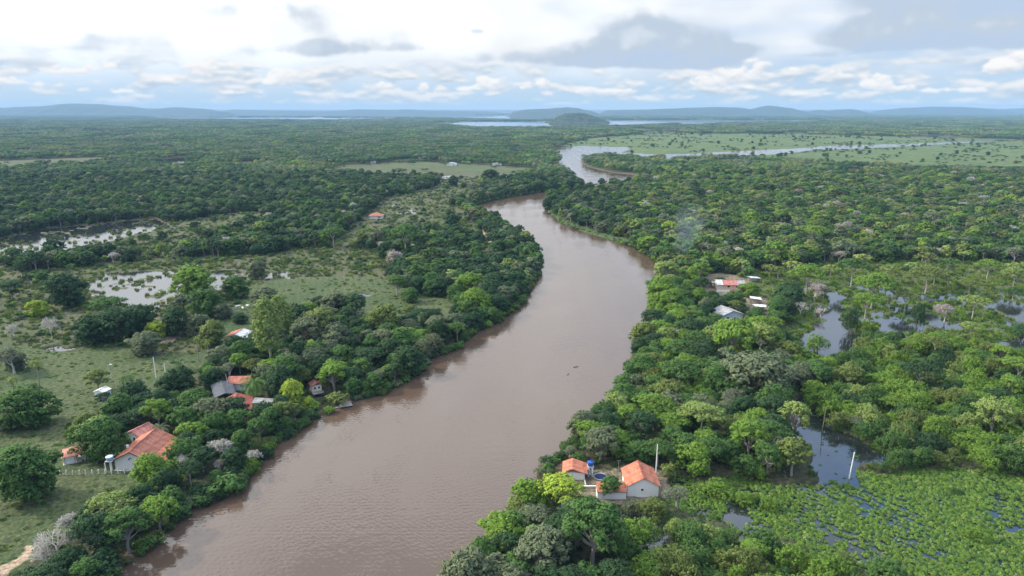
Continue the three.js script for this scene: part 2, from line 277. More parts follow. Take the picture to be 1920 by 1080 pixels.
// ripples in ruffled and smooth strips along the current, one tile 96 m wide
const ripTex = (() => { const N = 1024, at = (a, x, y) => { const x0 = Math.floor(x), y0 = Math.floor(y), u = x - x0, v = y - y0, g = (i, j) => a[((j % T) + T) % T * T + ((i % T) + T) % T]; return lerp(lerp(g(x0, y0), g(x0 + 1, y0), u), lerp(g(x0, y0 + 1), g(x0 + 1, y0 + 1), u), v); };
  return dataTex((x, y) => { const f = T / N, m = smooth(at(rip2, x * f * 3, y * f), 0.3, 0.75) * 0.75 + 0.25, v = 0.5 + (at(rip, x * f * 8, y * f * 8) - 0.5) * m * 0.8 + (at(rip, x * f * 3 + 40, y * f * 3) - 0.5) * 0.35; return [v, v, v]; }, N); })();
ripTex.repeat.set(1 / 96, 1 / 96);
const swellN = dataTex((x, y) => { const s = (a, b) => rip2[((b + T) % T) * T + (a + T) % T], dx = (s(x + 1, y) - s(x - 1, y)) * 9, dy = (s(x, y + 1) - s(x, y - 1)) * 9, l = Math.hypot(dx, dy, 6); return [0.5 - dx / l / 2, 0.5 - dy / l / 2, 0.5 + 6 / l / 2]; });
swellN.repeat.set(1 / 83, 1 / 83);
const riverMat = new THREE.MeshPhysicalMaterial({ color: rgb(0.096, 0.064, 0.046), roughness: 0.06, ior: 1.58, bumpMap: ripTex, bumpScale: 0.075, normalMap: swellN, normalScale: new THREE.Vector2(0.05, 0.05) });
const ripCalm = grey(rip); ripCalm.repeat.set(1 / 9, 1 / 9);
const floodMat = new THREE.MeshPhysicalMaterial({ color: rgb(0.018, 0.022, 0.022), roughness: 0.03, ior: 1.85, bumpMap: ripCalm, bumpScale: 0.008 });
const grainTex = dataTex((x, y, i) => { const v = 0.64 + 0.8 * (grain[i] - 0.5) + 0.5 * (rip[i] - 0.5); return [v + 0.06 * (rip2[i] - 0.5), v, v - 0.05]; });
grainTex.repeat.set(1 / 14, 1 / 14);
const grainBump = grey(grain); grainBump.repeat.set(1 / 6, 1 / 6);
const groundMat = new THREE.MeshStandardMaterial({ color: rgb(1.55, 1.55, 1.55), vertexColors: true, map: grainTex, bumpMap: grainBump, bumpScale: 0.35, roughness: 1 });
const leafMat = (r, g, b, t = 0.22) => new THREE.MeshPhysicalMaterial({ color: rgb(r, g, b), vertexColors: true, roughness: 0.85, transmission: t, thickness: 0, specularIntensity: 0.15, side: THREE.DoubleSide });
const M = {
  bark: std(rgb(0.12, 0.085, 0.065), 0.95), paleBark: std(rgb(0.36, 0.33, 0.28), 0.9), greyBark: std(rgb(0.26, 0.24, 0.215), 0.95),
  white: std(rgb(0.74, 0.73, 0.7), 0.85), cream: std(rgb(0.66, 0.58, 0.47), 0.9), greyWall: std(rgb(0.62, 0.61, 0.6), 0.9), dark: std(rgb(0.03, 0.03, 0.032), 0.8), glass: std(rgb(0.03, 0.04, 0.05), 0.15),
  wood: std(rgb(0.2, 0.16, 0.12), 0.9), greyWood: std(rgb(0.27, 0.25, 0.23), 0.9), concrete: std(rgb(0.46, 0.44, 0.41), 0.9), blue: std(rgb(0.01, 0.07, 0.36), 0.35), paleBlue: std(rgb(0.34, 0.55, 0.75), 0.4), tarp: std(rgb(0.02, 0.04, 0.11), 0.45), whitePaint: std(rgb(0.8, 0.8, 0.78), 0.6), metal: std(rgb(0.3, 0.31, 0.32), 0.5, { metalness: 0.4 }), red: std(rgb(0.4, 0.07, 0.05), 0.8), bluePaint: std(rgb(0.06, 0.2, 0.42), 0.6), dirt: std(rgb(0.3, 0.23, 0.16), 1),
};
const roofBump = dataTex((x) => { const v = 0.5 + 0.5 * Math.cos(x / T * 6.28318 * 8); return [v, v, v]; });
const roofTone = dataTex((x, y, i) => { const v = 0.76 + 0.6 * (rip2[i] - 0.5) + 0.5 * (grain[i] - 0.5) + 0.05 * Math.sin(y / T * 6.283 * 12); return [v, v * (0.97 + 0.05 * grain[i]), v]; });
const roofMat = (r, g, b, rough = 0.85, bump = 0.06) => { const a = roofTone.clone(), c = roofBump.clone(); a.repeat.set(1 / 5, 1 / 5); c.repeat.set(1 / 2, 1 / 2); return new THREE.MeshStandardMaterial({ color: rgb(r, g, b), map: a, bumpMap: c, bumpScale: bump, roughness: rough }); };
const ROOF = { orange: roofMat(0.6, 0.215, 0.125), tan: roofMat(0.52, 0.195, 0.13), red: roofMat(0.42, 0.115, 0.08), pink: roofMat(0.58, 0.23, 0.19), maroon: roofMat(0.14, 0.035, 0.035), slate: roofMat(0.1, 0.11, 0.135, 0.6), tin: roofMat(0.78, 0.8, 0.82, 0.45), greyTin: roofMat(0.42, 0.42, 0.42, 0.55), whiteTin: roofMat(0.95, 0.95, 0.95, 0.5) };

// ------------------------------------------------------------------ the lie of the land: outlines on the ground, given by where the photograph shows them
const ground = (list) => list.map(([x, y]) => { const p = G(x, Math.max(y, HORIZON + 6.5)); return [p.x, p.z]; });
function poly(pts) { let x0 = 1e9, x1 = -1e9, z0 = 1e9, z1 = -1e9; for (const [x, z] of pts) { x0 = Math.min(x0, x); x1 = Math.max(x1, x); z0 = Math.min(z0, z); z1 = Math.max(z1, z); } return { pts, x0, x1, z0, z1 }; }
function inside(P, x, z) {
  if (x < P.x0 || x > P.x1 || z < P.z0 || z > P.z1) return false;
  let c = false; const p = P.pts;
  for (let i = 0, j = p.length - 1; i < p.length; j = i++) if ((p[i][1] > z) !== (p[j][1] > z) && x < (p[j][0] - p[i][0]) * (z - p[i][1]) / (p[j][1] - p[i][1]) + p[i][0]) c = !c;
  return c;
}
function edgeDist(P, x, z, most) {
  if (x < P.x0 - most || x > P.x1 + most || z < P.z0 - most || z > P.z1 + most) return most;
  let d = most * most; const p = P.pts;
  for (let i = 0, j = p.length - 1; i < p.length; j = i++) {
    const ax = p[j][0], az = p[j][1], bx = p[i][0] - ax, bz = p[i][1] - az, t = clamp(((x - ax) * bx + (z - az) * bz) / (bx * bx + bz * bz + 1e-9), 0, 1), ex = x - ax - bx * t, ez = z - az - bz * t;
    d = Math.min(d, ex * ex + ez * ez);
  }
  return Math.sqrt(d);
}
const RIVER_PX = [
  [60, 1200], [200, 1090], [325, 985], [345, 955], [400, 938], [452, 915], [468, 885], [500, 842], [545, 815], [585, 785], [640, 768], [662, 750], [715, 738], [785, 697], [802, 674], [858, 652], [880, 627], [920, 610], [970, 577], [985, 552], [1006, 518], [1014, 488], [1000, 462], [972, 440], [938, 418], [905, 402], [885, 389], [905, 380], [940, 372], [1000, 362], [1045, 356], [1095, 350], [1094, 345], [1075, 335], [1052, 318], [1046, 308], [1052, 299], [1048, 290], [1040, 284], [1037, 277], [1090, 274], [1187, 277], [1165, 286], [1227, 290], [1273, 289.5], [1313, 287], [1400, 283], [1493, 278.5], [1560, 273.5], [1697, 270], [1813, 265.5], [1905, 262.5],
  [1905, 264], [1823, 267.5], [1713, 273], [1613, 278], [1520, 282], [1463, 289], [1380, 292], [1307, 297], [1270, 300], [1200, 297], [1160, 291], [1107, 292], [1090, 298], [1088, 303], [1102, 313], [1143, 323], [1187, 328], [1207, 335], [1195, 343], [1137, 352], [1090, 360], [1037, 370], [1021, 384], [1028, 400], [1052, 418], [1090, 434], [1140, 449], [1190, 464], [1225, 486], [1246, 512], [1240, 535], [1226, 560], [1230, 590], [1212, 615], [1200, 650], [1192, 690], [1166, 725], [1152, 755], [1110, 795], [1085, 825], [1050, 862], [1022, 892], [1005, 930], [975, 975], [930, 1020], [880, 1075], [830, 1140], [780, 1250]];
const RIVER = poly(ground(RIVER_PX));
// [kind, outline]; a later one lies over an earlier one. Kinds: pasture, scrub, pool (patchy water), water, marsh, thicket, mat (floating plants), green (far wet meadow), yard, path, shore
const COVER = [
  ['pasture', [[-250, 632], [0, 640], [60, 648], [240, 652], [300, 665], [395, 652], [405, 680], [375, 708], [300, 738], [235, 750], [185, 770], [130, 800], [120, 830], [250, 838], [330, 870], [300, 900], [255, 915], [205, 950], [140, 1000], [60, 1050], [0, 1095], [-250, 1150]]],
  ['scrub', [[-250, 490], [0, 500], [60, 512], [200, 497], [330, 487], [480, 480], [600, 470], [640, 488], [725, 488], [725, 522], [500, 525], [470, 560], [445, 655], [400, 660], [300, 668], [240, 655], [60, 652], [-250, 640]]],
  ['pasture', [[470, 545], [520, 520], [640, 522], [722, 520], [745, 542], [850, 568], [862, 592], [800, 603], [700, 603], [640, 583], [560, 576], [490, 606], [455, 640], [470, 655], [425, 655], [405, 610]]],
  ['scrub', [[180, 478], [250, 445], [310, 420], [462, 398], [510, 402], [430, 442], [340, 462], [300, 482]]], ['scrub', [[500, 478], [560, 466], [640, 470], [720, 470], [725, 492], [640, 492], [540, 496]]],
  ['pool', [[-250, 476], [0, 447], [90, 427], [200, 418], [292, 407], [316, 424], [250, 443], [190, 460], [110, 471], [30, 480], [-250, 505]]],
  ['pool', [[150, 522], [200, 512], [330, 506], [420, 506], [545, 511], [560, 524], [440, 526], [405, 545], [345, 557], [305, 581], [268, 588], [238, 574], [170, 556]]],
  ['water', [[212, 563], [250, 545], [270, 543], [262, 556], [280, 570], [270, 582], [245, 575]]],
  ['water', [[72, 660], [80, 652], [158, 650], [156, 655], [95, 660]]],
  ['water', [[640, 559], [665, 550], [690, 552], [688, 557], [668, 559], [660, 565], [645, 564]]],
  ['water', [[565, 565], [580, 562], [582, 566], [568, 568]]],
  ['scrub', [[615, 320], [640, 311], [800, 304], [1000, 316], [990, 329], [905, 345], [885, 370], [860, 387], [885, 421], [930, 456], [910, 466], [880, 452], [855, 432], [790, 438], [720, 446], [640, 468], [600, 470], [650, 432], [690, 402], [720, 372], [812, 352], [832, 337], [780, 326], [640, 322]]],
  ['pasture', [[640, 312], [800, 304], [990, 317], [900, 325], [800, 318]]],
  ['pool', [[745, 400], [770, 388], [785, 395], [770, 404]]], ['pool', [[725, 385], [745, 380], [750, 384], [730, 390]]], ['pool', [[935, 333], [965, 327], [968, 331], [945, 336]]], ['pool', [[825, 332], [850, 328], [850, 332], [830, 336]]],
  ['path', [[901, 432], [906, 430], [916, 442], [926, 454], [918, 456], [908, 446]]],
  ['scrub', [[-200, 303], [0, 302], [180, 295], [195, 304], [60, 311], [-200, 319]]],
  ['water', [[296, 304], [310, 298], [350, 295], [358, 298], [345, 306], [320, 309]]], ['water', [[380, 289], [392, 287], [396, 290], [384, 292]]], ['water', [[420, 309], [500, 306], [500, 308], [425, 311]]],
  // right bank
  ['shore', [[1021, 384], [1026, 384], [1040, 402], [1075, 420], [1110, 432], [1165, 447], [1190, 455], [1195, 466], [1140, 452], [1085, 435], [1045, 417], [1022, 398]]],
  ['sparse', [[1400, 512], [1500, 500], [1700, 490], [2100, 500], [2100, 560], [1920, 550], [1700, 548], [1560, 540], [1470, 560], [1440, 600], [1420, 560]]],
  ['marsh', [[1480, 552], [1520, 527], [1600, 532], [1700, 545], [1800, 541], [1920, 546], [2100, 560], [2100, 668], [1920, 657], [1800, 652], [1660, 640], [1600, 660], [1490, 660], [1445, 640], [1480, 602]]],
  ['thicket', [[1462, 648], [1600, 665], [1660, 645], [1920, 660], [2150, 670], [2150, 892], [1920, 885], [1800, 874], [1660, 886], [1625, 858], [1555, 795], [1535, 745], [1485, 705]]],
  ['thicket', [[1240, 955], [1330, 980], [1420, 1010], [1540, 1050], [1620, 1100], [1660, 1180], [1500, 1300], [1150, 1250], [1150, 1040], [1180, 970]]],
  ['mat', [[1232, 915], [1290, 897], [1420, 905], [1530, 903], [1620, 892], [1800, 878], [1920, 888], [2150, 895], [2150, 1250], [1700, 1190], [1640, 1100], [1550, 1048], [1430, 1008], [1300, 968], [1235, 945]]],
  ['water', [[1484, 722], [1526, 730], [1538, 768], [1556, 796], [1612, 828], [1655, 850], [1620, 876], [1600, 905], [1522, 908], [1520, 862], [1494, 808], [1482, 765]]],
  ['water', [[1500, 655], [1520, 616], [1545, 602], [1558, 562], [1538, 536], [1582, 545], [1578, 602], [1612, 640], [1602, 660], [1540, 664]]],
  ['water', [[1850, 566], [1880, 562], [1920, 575], [2050, 590], [2050, 612], [1920, 606], [1860, 585]]], ['water', [[1845, 642], [1920, 636], [2050, 640], [2050, 660], [1920, 656], [1860, 650]]], ['water', [[1640, 605], [1690, 600], [1705, 618], [1690, 628], [1650, 622]]],
  ['water', [[1355, 935], [1400, 930], [1425, 960], [1400, 985], [1355, 985]]], ['water', [[1205, 985], [1235, 975], [1240, 1010], [1215, 1030], [1205, 1015]]], ['water', [[1120, 960], [1200, 950], [1210, 975], [1130, 980]]],
  ['yard', [[1310, 520], [1345, 512], [1402, 528], [1428, 560], [1445, 592], [1425, 606], [1395, 566], [1330, 560]]],
  ['yard', [[1062, 900], [1100, 882], [1242, 884], [1252, 938], [1180, 950], [1095, 950]]],
  ['green', [[1050, 272], [1120, 258], [1250, 250], [1500, 252], [1920, 262], [2300, 262], [2300, 330], [1920, 322], [1740, 320], [1500, 306], [1400, 300], [1290, 294], [1180, 288]]],
  ['water', [[1586, 322], [1600, 319], [1640, 322], [1612, 327], [1592, 327]]], ['water', [[1866, 262.5], [1886, 262], [1884, 264], [1868, 264]]],
  ['path', [[-80, 1110], [0, 1068], [30, 1045], [52, 1030], [58, 1034], [40, 1052], [0, 1082], [-60, 1130]]],
  ['path', [[300, 636], [335, 630], [336, 640], [305, 646]]],
  // far lakes
  ['water', [[290, 213], [620, 212.6], [960, 215.5], [1035, 218.5], [1030, 223], [960, 222.4], [780, 218.6], [560, 217], [300, 217]]], ['water', [[285, 218.6], [560, 219.2], [780, 221], [640, 223.4], [330, 222.6]]], ['water', [[826, 231], [900, 226.5], [1000, 226.6], [1100, 224.6], [1280, 223.6], [1520, 224.2], [1500, 227.4], [1290, 228.6], [1190, 233], [1020, 236.5], [900, 236.6]]], ['water', [[1275, 228.8], [1340, 228.8], [1335, 232], [1280, 232.4]]],
].map(([k, p]) => ({ k, P: poly(ground(p)) }));
function coverAt(x, z) {
  const w = Math.min(2.2 + -z * 0.003, 9), wx = x + n2(x / (w * 5), z / (w * 5)) * w, wz = z + n2b(x / (w * 5), z / (w * 5)) * w;
  let k = 'forest';
  for (const c of COVER) if (inside(c.P, wx, wz)) k = c.k;
  return k;
}
function riverAt(x, z, most = 40) { const d = edgeDist(RIVER, x, z, most); return inside(RIVER, x, z) ? d : -d; }   // metres inside the river, negative on land
const LEVEL = -0.06;                                                                                      // the flood water
function landAt(x, z) {
  const k = coverAt(x, z), far = -z > 2500;
  let h;
  const s = n2(x / 9, z / 9) * 0.5 + n2b(x / 3.7, z / 3.7) * 0.35 + n2(x / 34, z / 34) * 0.4;
  if (k === 'water') h = -0.9; else if (k === 'pool') h = -0.17 + s * 0.3; else if (k === 'marsh') h = -0.04 + s * 0.36 + n2b(x / 42, z / 42) * 0.24; else if (k === 'mat') h = -0.8; else if (k === 'thicket') h = 0.12 + s * 0.22;
  else if (k === 'green') h = 0.35 + s * 0.2; else if (k === 'scrub') h = 0.5 + s * 0.3; else if (k === 'shore') h = 0.12 + s * 0.1; else h = 0.75 + n2(x / 60, z / 60) * 0.3 + s * 0.12;
  const rd = riverAt(x, z, far ? 60 : 14);
  if (rd > -3) h = rd > 0 ? -0.2 - Math.min(rd, 4) * 0.4 : Math.min(h, Math.max(0.02, -rd * 0.3));
  return [h, k, rd];
}
const TONE = {
  forest: [[0.04, 0.05, 0.022], [0.06, 0.06, 0.03]], sparse: [[0.055, 0.085, 0.026], [0.1, 0.11, 0.045]], pasture: [[0.042, 0.078, 0.023], [0.088, 0.105, 0.042]], scrub: [[0.058, 0.08, 0.03], [0.1, 0.095, 0.055]], pool: [[0.075, 0.09, 0.038], [0.13, 0.115, 0.085]], water: [[0.08, 0.07, 0.05], [0.08, 0.07, 0.05]],
  marsh: [[0.05, 0.085, 0.024], [0.09, 0.11, 0.045]], mat: [[0.05, 0.05, 0.03], [0.05, 0.05, 0.03]], thicket: [[0.04, 0.06, 0.022], [0.07, 0.08, 0.03]], green: [[0.045, 0.095, 0.022], [0.11, 0.145, 0.045]], yard: [[0.22, 0.175, 0.135], [0.15, 0.135, 0.09]], path: [[0.42, 0.31, 0.24], [0.36, 0.27, 0.2]], shore: [[0.055, 0.095, 0.028], [0.07, 0.1, 0.04]],
};
{
  const zs = []; for (let d = 60; d < 17000; d *= d < 1500 ? 1.0055 : 1.016) zs.push(d); zs.push(17000);
  const NC = 460, pos = [], col = [], uv = [], idx = [];
  for (const d of zs) for (let c = 0; c <= NC; c++) {
    const t = (c / NC * 2 - 1), x = t * 0.98 * (d + 30), z = -d, [h, k, rd] = landAt(x, z), tone = TONE[k];
    pos.push(x, h, z); uv.push(x, z);
    const m = clamp(0.5 + 0.9 * fbm(x / 45, z / 45, 3) + 0.35 * n2b(x / 6, z / 6), 0, 1), dry = clamp(n2(x / 140 + 5, z / 140) * 0.5 + 0.5, 0, 1), mm = clamp(m * 0.7 + dry * 0.45 - 0.1, 0, 1);
    let q = [0, 1, 2].map((i) => lerp(tone[0][i], tone[1][i], mm));
    if (rd > -2.5 && k !== 'shore') q = [0.15, 0.1, 0.07];                 // bare mud of the bank
    col.push(...q);
  }
  for (let r = 0; r < zs.length - 1; r++) for (let c = 0; c < NC; c++) { const a = r * (NC + 1) + c, b = a + NC + 1; idx.push(a, a + 1, b + 1, a, b + 1, b); }
  const g = new THREE.BufferGeometry();
  g.setAttribute('position', new THREE.Float32BufferAttribute(pos, 3)); g.setAttribute('color', new THREE.Float32BufferAttribute(col, 3)); g.setAttribute('uv', new THREE.Float32BufferAttribute(uv, 2)); g.setIndex(idx); g.computeVertexNormals();
  structure('ground', g, groundMat);
  console.log('ground', zs.length * (NC + 1), idx.length / 3);
}
function flat(pts, y, name, mat) {
  const s = new THREE.Shape(pts.map(([x, z]) => new THREE.Vector2(x, -z))), g = new THREE.ShapeGeometry(s); g.rotateX(-Math.PI / 2); g.translate(0, y, 0);
  const p = g.attributes.position, u = new Float32Array(p.count * 2); for (let i = 0; i < p.count; i++) { u[i * 2] = p.getX(i); u[i * 2 + 1] = p.getZ(i); } g.setAttribute('uv', new THREE.BufferAttribute(u, 2));
  return structure(name, g, mat);
}
flat(RIVER.pts, 0, 'river', riverMat);
flat([[-90, -50], [90, -50], [16700, -16990], [-16700, -16990]], LEVEL, 'flood_water', floodMat);

// far hills: ridges standing on the plain, from their skyline and their distance
function ridge(name, dist, deep, sky, mat) {
  const gb = new GB(), rows = 12, first = sky[0][0], last = sky[sky.length - 1][0], n = Math.max(24, Math.round((last - first) / 5)), P = [];
  for (let c = 0; c <= n; c++) {
    const px = lerp(first, last, c / n); let k = 0; while (k < sky.length - 2 && sky[k + 1][0] < px) k++;
    const t = smooth(px, sky[k][0], sky[k + 1][0]), py = lerp(sky[k][1], sky[k + 1][1], t);
    const p = G(px, 400), sc = dist / -p.z, x = p.x * sc, dd = dist * pc + EYE * ps, v = (540 - py) / FOCAL;
    const top = Math.max(0, EYE + (v * pc - ps) / (pc + v * ps) * dist), xx = (px - 960) / FOCAL * dd;
    for (let r = 0; r <= rows; r++) {
      const q = r / rows * 2 - 1, sh = Math.pow(Math.cos(q * Math.PI / 2), 1.15), e = fbm(xx / (deep * 0.35), q * 2.2 + px * 0.002, 4);
      P.push([xx, Math.max(-2, top * sh * (1 + (1 - sh) * e * 0.9) + (sh < 0.98 ? 0 : 0)), -dist - q * deep]);
    }
  }
  for (const p of P) gb.v(p[0], p[1], p[2], 0, 1, 0);
  for (let c = 0; c < n; c++) for (let r = 0; r < rows; r++) { const a = c * (rows + 1) + r, b = a + rows + 1; gb.i.push(a, b, b + 1, a, b + 1, a + 1); }
  const g = gb.build(); g.computeVertexNormals(); structure(name, g, mat); return P;
}
const hillMat = std(rgb(0.03, 0.05, 0.025), 1);
ridge('hill', 12500, 900, [[-200, 203.5], [-60, 202.5], [0, 202.0], [70, 199.5], [140, 194.0], [180, 195.0], [230, 198.5], [285, 203.5], [300, 203.5], [330, 201.0], [380, 203.5], [410, 208.5], [430, 218.0]], hillMat);
ridge('hill', 15500, 1000, [[405, 213.0], [440, 205.5], [475, 206.0], [520, 207.0], [600, 208.5], [640, 207.0], [670, 205.0], [740, 206.0], [760, 205.0], [820, 207.5], [900, 208.5], [960, 212.5], [1000, 214.0]], hillMat);
ridge('hill', 11000, 700, [[948, 219.0], [965, 208.5], [990, 205.0], [1020, 204.0], [1050, 202.0], [1062, 201.0], [1080, 202.5], [1100, 206.5], [1130, 214.0], [1150, 219.0]], hillMat);
ridge('hill', 12000, 900, [[1120, 217.0], [1140, 206.5], [1200, 205.5], [1260, 203.5], [1290, 202.0], [1340, 200.5], [1380, 201.5], [1405, 204.5], [1440, 198.0], [1470, 201.5], [1500, 207.5], [1515, 213.0], [1535, 206.0], [1555, 213.0], [1570, 205.5], [1590, 204.5], [1605, 208.5], [1620, 219.0]], hillMat);
ridge('hill', 14500, 900, [[1630, 217.0], [1660, 205.5], [1700, 202.0], [1750, 200.0], [1800, 200.5], [1850, 203.5], [1880, 208.5], [1905, 217.0]], hillMat);
ridge('hill', 16500, 900, [[1840, 215.0], [1870, 204.5], [1920, 203.0], [2050, 201.5], [2200, 203.5], [2300, 214.0]], hillMat);
const HILLTOP = ridge('wooded_hill', 5450, 190, [[1022, 231], [1034, 224], [1050, 217], [1062, 213], [1075, 211.5], [1090, 212], [1105, 215], [1122, 221], [1134, 225], [1142, 231]], std(rgb(0.04, 0.06, 0.025), 1));

// ------------------------------------------------------------------ plants: the kinds
const KINDS = {};
function kind(name, make, seeds, wood, tints) { KINDS[name] = { v: seeds.map(make), wood, mats: tints.map((t) => leafMat(...t)), tints }; }
const GREEN = { dark: [0.044, 0.092, 0.038], mid: [0.078, 0.158, 0.042], fresh: [0.15, 0.26, 0.042], lime: [0.29, 0.39, 0.05], olive: [0.15, 0.2, 0.055], dull: [0.14, 0.175, 0.095], grey: [0.38, 0.37, 0.33], pink: [0.38, 0.33, 0.3], pale: [0.22, 0.3, 0.085] };
const TI = Object.keys(GREEN), tintIndex = (n) => TI.indexOf(n), tints = TI.map((k) => GREEN[k]);
kind('dense', (s) => makeTree('dense', s, 1.15), [101, 102, 103, 104], M.bark, tints);
kind('broad', (s) => makeTree('broad', s, 1.1), [201, 202, 203, 204], M.greyBark, tints);
kind('umbrella', (s) => makeTree('umbrella', s, 1.25), [301, 302, 303], M.paleBark, tints);
kind('tall', (s) => makeTree('tall', s, 1), [401], M.paleBark, tints);
kind('vine', (s) => makeTree('vine', s, 1.1), [501, 502, 503], M.bark, tints);
kind('shrub', (s) => makeTree('shrub', s, 1.2), [601, 602, 603], M.bark, tints);
kind('grey', (s) => makeTree('grey', s), [701, 702], std(rgb(0.46, 0.44, 0.4), 0.95), tints);
kind('bare', (s) => makeTree('bare', s), [801, 802, 803], std(rgb(0.56, 0.53, 0.48), 0.95), tints);
kind('palm', (s) => makePalm(s, 8, 16, 2.6, 1.9), [901, 902], M.greyBark, tints);
kind('coconut', (s) => makePalm(s, 4.5, 26, 5.2, 1.7), [911], M.greyBark, tints);
console.log('tree faces', Object.entries(KINDS).map(([k, v]) => k + ' ' + v.v.map((t) => ((t.crown?.index.count ?? 0) + t.wood.index.count) / 3)).join(' | '));

const NAME = { dense: 'round_tree', broad: 'spreading_tree', umbrella: 'umbrella_tree', tall: 'tall_tree', vine: 'vine_covered_shrub', shrub: 'shrub', grey: 'dry_tree', bare: 'leafless_tree', palm: 'palm_tree', coconut: 'coconut_palm' };
const CAT = { dense: 'tree', broad: 'tree', umbrella: 'tree', tall: 'tree', vine: 'shrub', shrub: 'shrub', grey: 'tree', bare: 'tree', palm: 'palm', coconut: 'palm' };
const placed = [];      // every single plant: {k, v, x, z, s, sy, turn, tint, label, group}
/** A plant by where its crown stands in the photograph: centre and width in pixels. */
function plant(k, px, py, wide, tint, label, o = {}) {
  const proto = KINDS[k].v[0]; let hc = 5, p;
  const unit = k === 'palm' ? 5 : k === 'coconut' ? 9 : k === 'tall' ? 7 : 10;
  let s = 1; for (let i = 0; i < 4; i++) { p = G(px, py, hc); s = wide * depthOf(p) / FOCAL / unit; hc = proto.mid * s * (o.sy ?? 1); }
  placed.push({ k, v: o.v ?? placed.length % KINDS[k].v.length, x: p.x, z: p.z, s, sy: o.sy ?? 1, turn: R() * 6.28, tint: tintIndex(tint), label, big: 1e6, group: o.group });
}
// ---- plants one can pick out in the photograph. Left bank, near
plant('dense', 40, 893, 118, 'mid', 'huge rounded tree at left edge beside the pasture fence', { sy: 1.05, v: 0 });
plant('dense', 188, 832, 84, 'mid', 'dense round tree between the pink-roofed hut and the orange-roofed house', { sy: 1.1, v: 1 });
plant('dense', 362, 820, 60, 'fresh', 'bright round tree just right of the orange-roofed house', { sy: 0.95, v: 2 });
plant('dense', 288, 893, 74, 'fresh', 'leafy tree hiding the front corner of the orange-roofed house', { v: 3 });
plant('umbrella', 212, 945, 78, 'pale', 'pale flat-topped tree in front of the house, left riverbank', { v: 0 });
plant('broad', 295, 958, 72, 'fresh', 'yellowish green tree at water edge below the house', { v: 1 });
plant('broad', 236, 992, 88, 'mid', 'wide green tree over the river, bottom left bank', { v: 2 });
plant('dense', 168, 972, 50, 'dark', 'dark small tree at pasture edge above the ghostly grey tree', { v: 1 });
plant('shrub', 190, 1055, 90, 'dark', 'dark wide shrub at bottom left water edge', { sy: 0.8, v: 0 });
plant('bare', 105, 1010, 88, 'grey', 'big ghostly grey leafless tree by the dirt track, bottom left', { v: 0 });
plant('grey', 130, 980, 52, 'grey', 'pale grey twiggy tree behind the dirt track, bottom left', { v: 1 });
plant('bare', 78, 1045, 64, 'grey', 'lower grey leafless tree at bottom left corner', { v: 1 });
plant('grey', 422, 838, 56, 'grey', 'grey dry tree covered in lichen beside the riverside roof', { v: 0 });
plant('grey', 478, 850, 36, 'grey', 'grey dry tree leaning over the river, left bank', { v: 1 });
plant('bare', 345, 868, 44, 'grey', 'slim pale leafless tree right of the house', { v: 1, sy: 1.2 });
plant('grey', 412, 876, 40, 'pink', 'low pinkish grey dry tree in flooded bank shallows', { v: 0, sy: 0.7 });
plant('shrub', 425, 912, 76, 'mid', 'long green shrub standing in the river edge, left bank', { sy: 0.7 });
plant('shrub', 375, 925, 44, 'dark', 'dark shrub at river edge below the leafless tree', { sy: 0.8 });
plant('shrub', 455, 890, 36, 'mid', 'small shrub in brown water under the grey dry trees', { sy: 0.8 });
plant('dense', 50, 768, 100, 'mid', 'broad dark bush-like tree in the pasture with palms in it', { sy: 0.85, v: 3 });
plant('dense', 12, 790, 56, 'dull', 'greyish low tree at left edge of pasture', { sy: 0.8, v: 2 });
plant('palm', 67, 683, 30, 'olive', 'tall palm with bare trunk in left pasture', { sy: 1.1 });
plant('palm', 25, 714, 32, 'olive', 'shorter palm at left side of pasture', { sy: 0.7 });
plant('palm', 64, 728, 25, 'olive', 'palm rising from the dark bushy tree in pasture', { sy: 0.9 });
plant('palm', -2, 728, 27, 'olive', 'palm cut by the left edge of the view', {});
plant('palm', 368, 640, 22, 'olive', 'left of two slender palms near the shed', { sy: 1.25 });
plant('palm', 388, 644, 22, 'olive', 'right of two slender palms near the shed', { sy: 1.25 });
plant('palm', 232, 712, 26, 'mid', 'left palm of the clump behind the white shed', {});
plant('palm', 246, 708, 24, 'mid', 'right palm of the clump behind the white shed', {});
plant('coconut', 480, 725, 62, 'mid', 'big drooping coconut palm beside the slate roof', { sy: 1 });
plant('coconut', 300, 808, 40, 'dull', 'coconut palm behind the orange-roofed house', { sy: 0.9 });
plant('grey', 22, 668, 68, 'dull', 'large grey-green tree at left edge of the pasture', { v: 0 });
plant('dense', 30, 680, 40, 'dull', 'dull green tree under the grey tree at left edge', {});
plant('bare', 92, 605, 46, 'grey', 'tall pale leafless tree beside the narrow water strip', { sy: 1.35, v: 2 });
plant('bare', 24, 615, 36, 'grey', 'pale leafless tree at far left of the scrub', { v: 1, sy: 1.1 });
plant('dense', 125, 548, 72, 'dark', 'lone dark round tree standing by the flooded pool', { sy: 1, v: 0 });
plant('broad', 20, 540, 54, 'dark', 'dark spreading tree at left edge by the scrub', { sy: 0.75, v: 1 });
plant('dense', 72, 580, 36, 'lime', 'yellow-green small tree behind the pale leafless tree', { v: 2 });
plant('dense', 215, 612, 82, 'dark', 'largest dark tree of the clump above the pasture', { v: 0, sy: 0.9 });
plant('dense', 170, 622, 62, 'dark', 'left dark tree of the clump above the pasture', { v: 1 });
plant('dense', 262, 602, 70, 'dark', 'dark tree at back of the clump above the pasture', { v: 2 });
plant('broad', 205, 572, 60, 'mid', 'flat dark tree in front of the flooded pool', { sy: 0.7, v: 3 });
plant('dense', 330, 605, 60, 'dark', 'dark tree behind the yellow-green tree of the clump', { v: 3 });
plant('dense', 372, 612, 46, 'dull', 'greyish dark tree at right of the clump above the pasture', { v: 1 });
